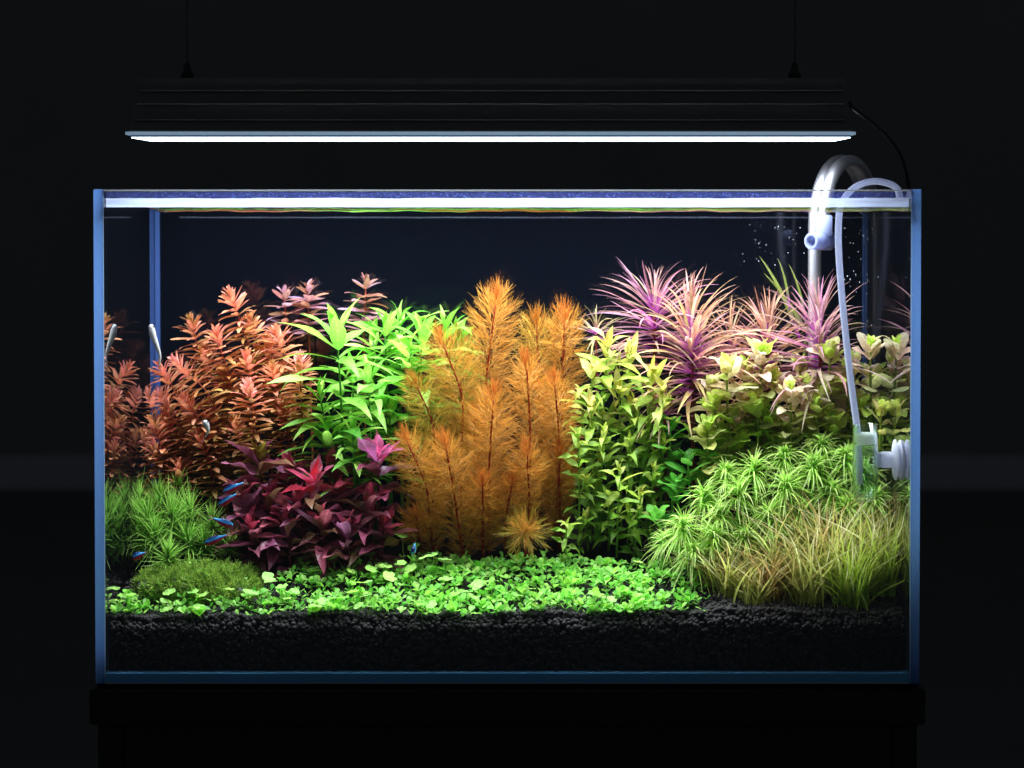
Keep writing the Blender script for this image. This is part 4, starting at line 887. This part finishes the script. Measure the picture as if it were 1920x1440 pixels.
def tetra(hx, hy, tx, ty, dep, lab, bend=0.0, k=1.0, yaw=None):
    a = at(hx, hy, dep); b = at(tx, ty, dep); d = b - a
    if yaw: d = Vector((d.x, yaw, d.z))
    L = d.length; root = thing('neon_fish', a, lab, 'fish', 'blue and red striped fish'); ang = math.atan2(d.y, d.x); pit = math.asin(max(-1, min(1, d.z / L)))
    root.rotation_euler = (0, -pit, ang)
    link('body', fish_body('body', L * .85, .0062, .0040, bend), M['tetra'], root)
    for sg in (-1, 1):
        f = link('tail_fin', fin_me, None, root); f.matrix_basis = Matrix.Translation((L * .82, bend * L * .7, 0)) @ Matrix.Rotation(math.radians(-90), 4, 'Z') @ Matrix.Rotation(math.radians(90), 4, 'Y') @ Matrix.Rotation(sg * .42, 4, 'Z') @ Matrix.Diagonal((L * .12, L * .22, L * .1, 1))
    f = link('dorsal_fin', fin_me, None, root); f.matrix_basis = Matrix.Translation((L * .42, 0, .0019)) @ Matrix.Rotation(math.radians(-90), 4, 'Z') @ Matrix.Rotation(math.radians(90), 4, 'Y') @ Matrix.Rotation(.8, 4, 'Z') @ Matrix.Diagonal((L * .11, L * .15, L * .1, 1))
    for sg in (-1, 1): link('eye', eye_me, None, root, (L * .09, sg * .0009, .0004))
tetra(419, 923, 463, 903, .03, 'blue-striped fish level with the burgundy leaves, uppermost of the group')
tetra(410, 948, 448, 924, .03, 'blue-striped fish with a curved stripe swimming just under the uppermost one', .12)
tetra(437, 986, 393, 970, .03, 'blue and red striped fish pointing head down towards the burgundy leaves')
tetra(383, 1020, 432, 1001, .03, 'blue and red striped fish gliding above the moss-covered stone')
tetra(248, 1046, 276, 1035, .03, 'small blue-striped fish hovering close to the side glass')
tetra(774, 1040, 778, 1018, .060, 'small pale blue fish seen head-on above the carpet', 0, 1, .006)
def silver(pts, dep, rad, lab):
    q = spline([at(x, y, dep) for x, y in pts], 5); n = len(q); root = thing('silver_fish', q[0], lab, 'fish')
    link('body', tube_mesh('body', [p - q[0] for p in q], [rad * v for v in np.interp(np.linspace(0, 1, n), [0, .06, .2, .45, .75, 1], [.35, .85, 1.0, .75, .38, .18])], 12), M['silver'], root)
    e = q[-1] - q[0]; d = (q[-1] - q[-2]).normalized(); sd = Vector((1, 0, 0))
    for (p, dd, l) in ((q[-1], d, rad * 1.8), (q[max(1, n // 5)], Vector((1, -.2, -.6)), rad * 1.5), (q[max(1, n // 5)], Vector((-1, -.2, -.6)), rad * 1.5)):
        o = put_leaf('fin', fin_me, root, p, dd, Vector((0, -1, 0)), l, l * .6)
    for sg in (-1, 1): link('eye', eye_me, None, root, q[1] - q[0] + Vector((sg * rad * .8, -rad * .4, 0)))
silver([(283, 608), (287, 628), (294, 648), (300, 668), (298, 688)], .12, .0026, 'slender silver fish clinging upright to the glass corner above the coral plants')
silver([(383, 788), (388, 800), (390, 810), (384, 820)], .09, .0024, 'small silver fish resting on the coral plants')

# ------------------------------------------------------------------ filter pipes, tube, diffuser
def ubend(lpx, ld_, rpx, rd, top, zb_l, rad, name, lab):
    A = at(lpx, top, ld_); B = at(rpx, top, rd); r = (B - A).length / 2; z0 = A.z - r; B.z = A.z; pts = [Vector((A.x, A.y, zb_l)), Vector((A.x, A.y, (zb_l + z0) / 2)), Vector((A.x, A.y, z0))]; c = (A + B) / 2
    for i in range(1, 20):
        a = math.pi * i / 20; pts.append(Vector((c.x - (c.x - A.x) * math.cos(a), c.y - (c.y - A.y) * math.cos(a), z0 + r * math.sin(a))))
    pts += [Vector((B.x, B.y, z0)), Vector((B.x, B.y, z0 - .1)), Vector((B.x, B.y, z0 - .25))]
    root = thing(name, pts[0], lab, 'pipe'); link('tube', tube_mesh('tube', [p - pts[0] for p in pts], rad, 20), M['steel'], root); return root
zn = at(1552, 452, .185).z; xn = at(1552, 452, .185).x
ubend(1543, .156, 1641, .252, 300, at(1543, 440, .156).z, .0052, 'outflow_pipe', 'polished steel outflow pipe hooked over the back glass, ending in a white nozzle')
ubend(1528, .172, 1624, .262, 300, at(1543, 860, .172).z, .0052, 'intake_pipe', 'polished steel intake pipe hooked over the glass, reaching down among the star-headed plants')
nz = thing('outflow_nozzle', (at(1545, 452, .156)), 'white plastic T-shaped nozzle at the end of the steel outflow pipe', 'nozzle')
link('sleeve', lathe_mesh('sleeve', [(.0056, -.0072), (.0066, -.0068), (.0066, .020), (.0056, .0205)], 24), M['white_plastic'], nz)
a = at(1520, 452, .142) - nz.location; b = Vector((.006, .004, 0)); dv = (a - b)
sp_ = lathe_mesh('spout', [(.0046, .0), (.0046, 1.0), (.0064, 1.0), (.0066, .985), (.0066, .0), (.0, .0)], 24)
o = link('spout', sp_, M['white_plastic'], nz); q = dv.to_track_quat('Z', 'Y').to_matrix().to_4x4(); o.matrix_basis = Matrix.Translation(b) @ q @ Matrix.Diagonal((1, 1, dv.length, 1))
pts = [at(1688, 372, .030), at(1682, 354, .030), at(1665, 344, .030), at(1637, 340, .030), at(1607, 349, .030), at(1585, 369, .032), at(1575, 392, .034), at(1572, 430, .036), at(1573, 480, .038), at(1579, 560, .04), at(1588, 650, .04), at(1598, 735, .04), at(1607, 800, .04), at(1609, 818, .04)]
tb = link('gas_tube', tube_mesh('gas_tube', spline(pts, 6), .0025, 12), M['tube']); tag(tb, 'milky white silicone tube looping over the rim down to the glass diffuser', 'tube')
df = thing('glass_diffuser', at(1622, 942, .04), 'clear glass gas diffuser cylinder with white ceramic disc beside the grass', 'diffuser')
hz = lambda py: at(1622, py, .04).z - df.location.z
r_ = 24 / FPX * 1.66
link('cylinder', lathe_mesh('cylinder', [(r_ * .15, hz(941)), (r_ * .7, hz(938)), (r_ * .95, hz(927)), (r_, hz(915)), (r_, hz(797)), (r_ * 1.03, hz(795.5)), (r_ * .93, hz(795.5)), (r_ * .92, hz(915)), (r_ * .6, hz(931)), (0, hz(934))], 32), M['clear'], df)
link('ceramic_disc', lathe_mesh('ceramic_disc', [(0, hz(812)), (r_ * .86, hz(812)), (r_ * .91, hz(814)), (r_ * .91, hz(828)), (r_ * .6, hz(833)), (0, hz(834))], 28), M['ceramic'], df)
link('inner_tube', tube_mesh('inner_tube', [at(1609, 835, .04) - df.location, at(1611, 870, .04) - df.location, at(1612, 908, .04) - df.location], [.0024, .0027, .0022], 12), M['tube'], df)
link('inner_bulb', lathe_mesh('inner_bulb', [(.0001, hz(890)), (.0012, hz(892)), (.0013, hz(896)), (.0006, hz(899)), (.0006, hz(925)), (.002, hz(933))], 12), M['clear'], df)
sc_ = thing('suction_cup', at(1652, 862, .04), 'white ribbed suction cup holding the glass diffuser to the side glass', 'suction cup')
xw = X1 - .0006 - sc_.location.x
link('cup', lathe_mesh('cup', [(0, 0), (.0052, 0), (.0062, .001), (.0060, xw * .45), (.0056, xw * .55), (.0075, xw * .62), (.0150, xw * .70), (.0152, xw * .74), (.009, xw * .80), (.0085, xw * .86), (.0140, xw * .93), (.0148, xw * .985), (0, xw)], 32, 'x'), M['cup_white'], sc_)
link('clip', box_mesh('clip', (-.003, -.0035, -.0055), (.0005, .0035, .0055), .0008), M['cup_white'], sc_)
# bubbles
rb = random.Random(8); V0, F0 = I2
bm_ = mesh_np('bubble', V0 * .001, F0); bm_.materials.append(pbr('bubble_shine', (.75, .8, .9), .1, spec=.8))
for i in range(82):
    if i < 34: px, py, d = rb.gauss(1455, 42), rb.uniform(415, 500), rb.uniform(.12, .19)
    elif i < 66: px, py, d = rb.gauss(1612, 16), rb.uniform(396, 560), rb.uniform(.05, .12)
    else: px, py, d = rb.gauss(1628, 8), rb.uniform(560, 790), rb.uniform(.045, .07)
    o = link('bubble', bm_, None, None, at(px, py, d)); s = rb.uniform(.12, .34); o.scale = (s, s, s * (1.9 if py > 480 and px > 1560 else 1.1))
    tag(o, ('tiny silvery bubble drifting off the white outflow nozzle', 'tiny silvery bubble beside the upper white tube', 'tiny stretched bubble rising above the glass diffuser')[0 if i < 34 else 1 if i < 66 else 2], 'bubble', ('bubbles by the nozzle', 'bubbles by the tube', 'bubbles over the diffuser')[0 if i < 34 else 1 if i < 66 else 2])

# pale roots and runners on the soil edge
rr = random.Random(14)
M['root'] = pbr('pale_root', S(196, 176, 130), .6)
for px0, px1, py in ((690, 740, 1152), (850, 912, 1150), (1010, 1040, 1160), (1190, 1262, 1148), (1330, 1400, 1142), (1432, 1490, 1141), (385, 420, 1163), (560, 600, 1150)):
    y = .0098; q = []
    for i in range(5):
        x = at(px0 + (px1 - px0) * i / 4, py, y).x; q.append(Vector((x, y + .003, float(soil_z(x, .009)) - .0012 + rr.uniform(-.0008, .001))))
    rt = link('runner_root', tube_mesh('runner_root', [p - q[0] for p in spline(q, 4)], .00035, 5), M['root'], None, q[0])
    tag(rt, 'thin pale root lying along the soil edge ' + near(px0, ((500, 'before the mossy stone'), (700, 'below the burgundy plants'), (950, 'before the orange feathery plants'), (1150, 'below the olive pompom'), (1300, 'below the yellow-green stems'), (1420, 'at the first grass tufts'), (2000, 'under the grass tufts'))), 'root', 'pale runner roots')
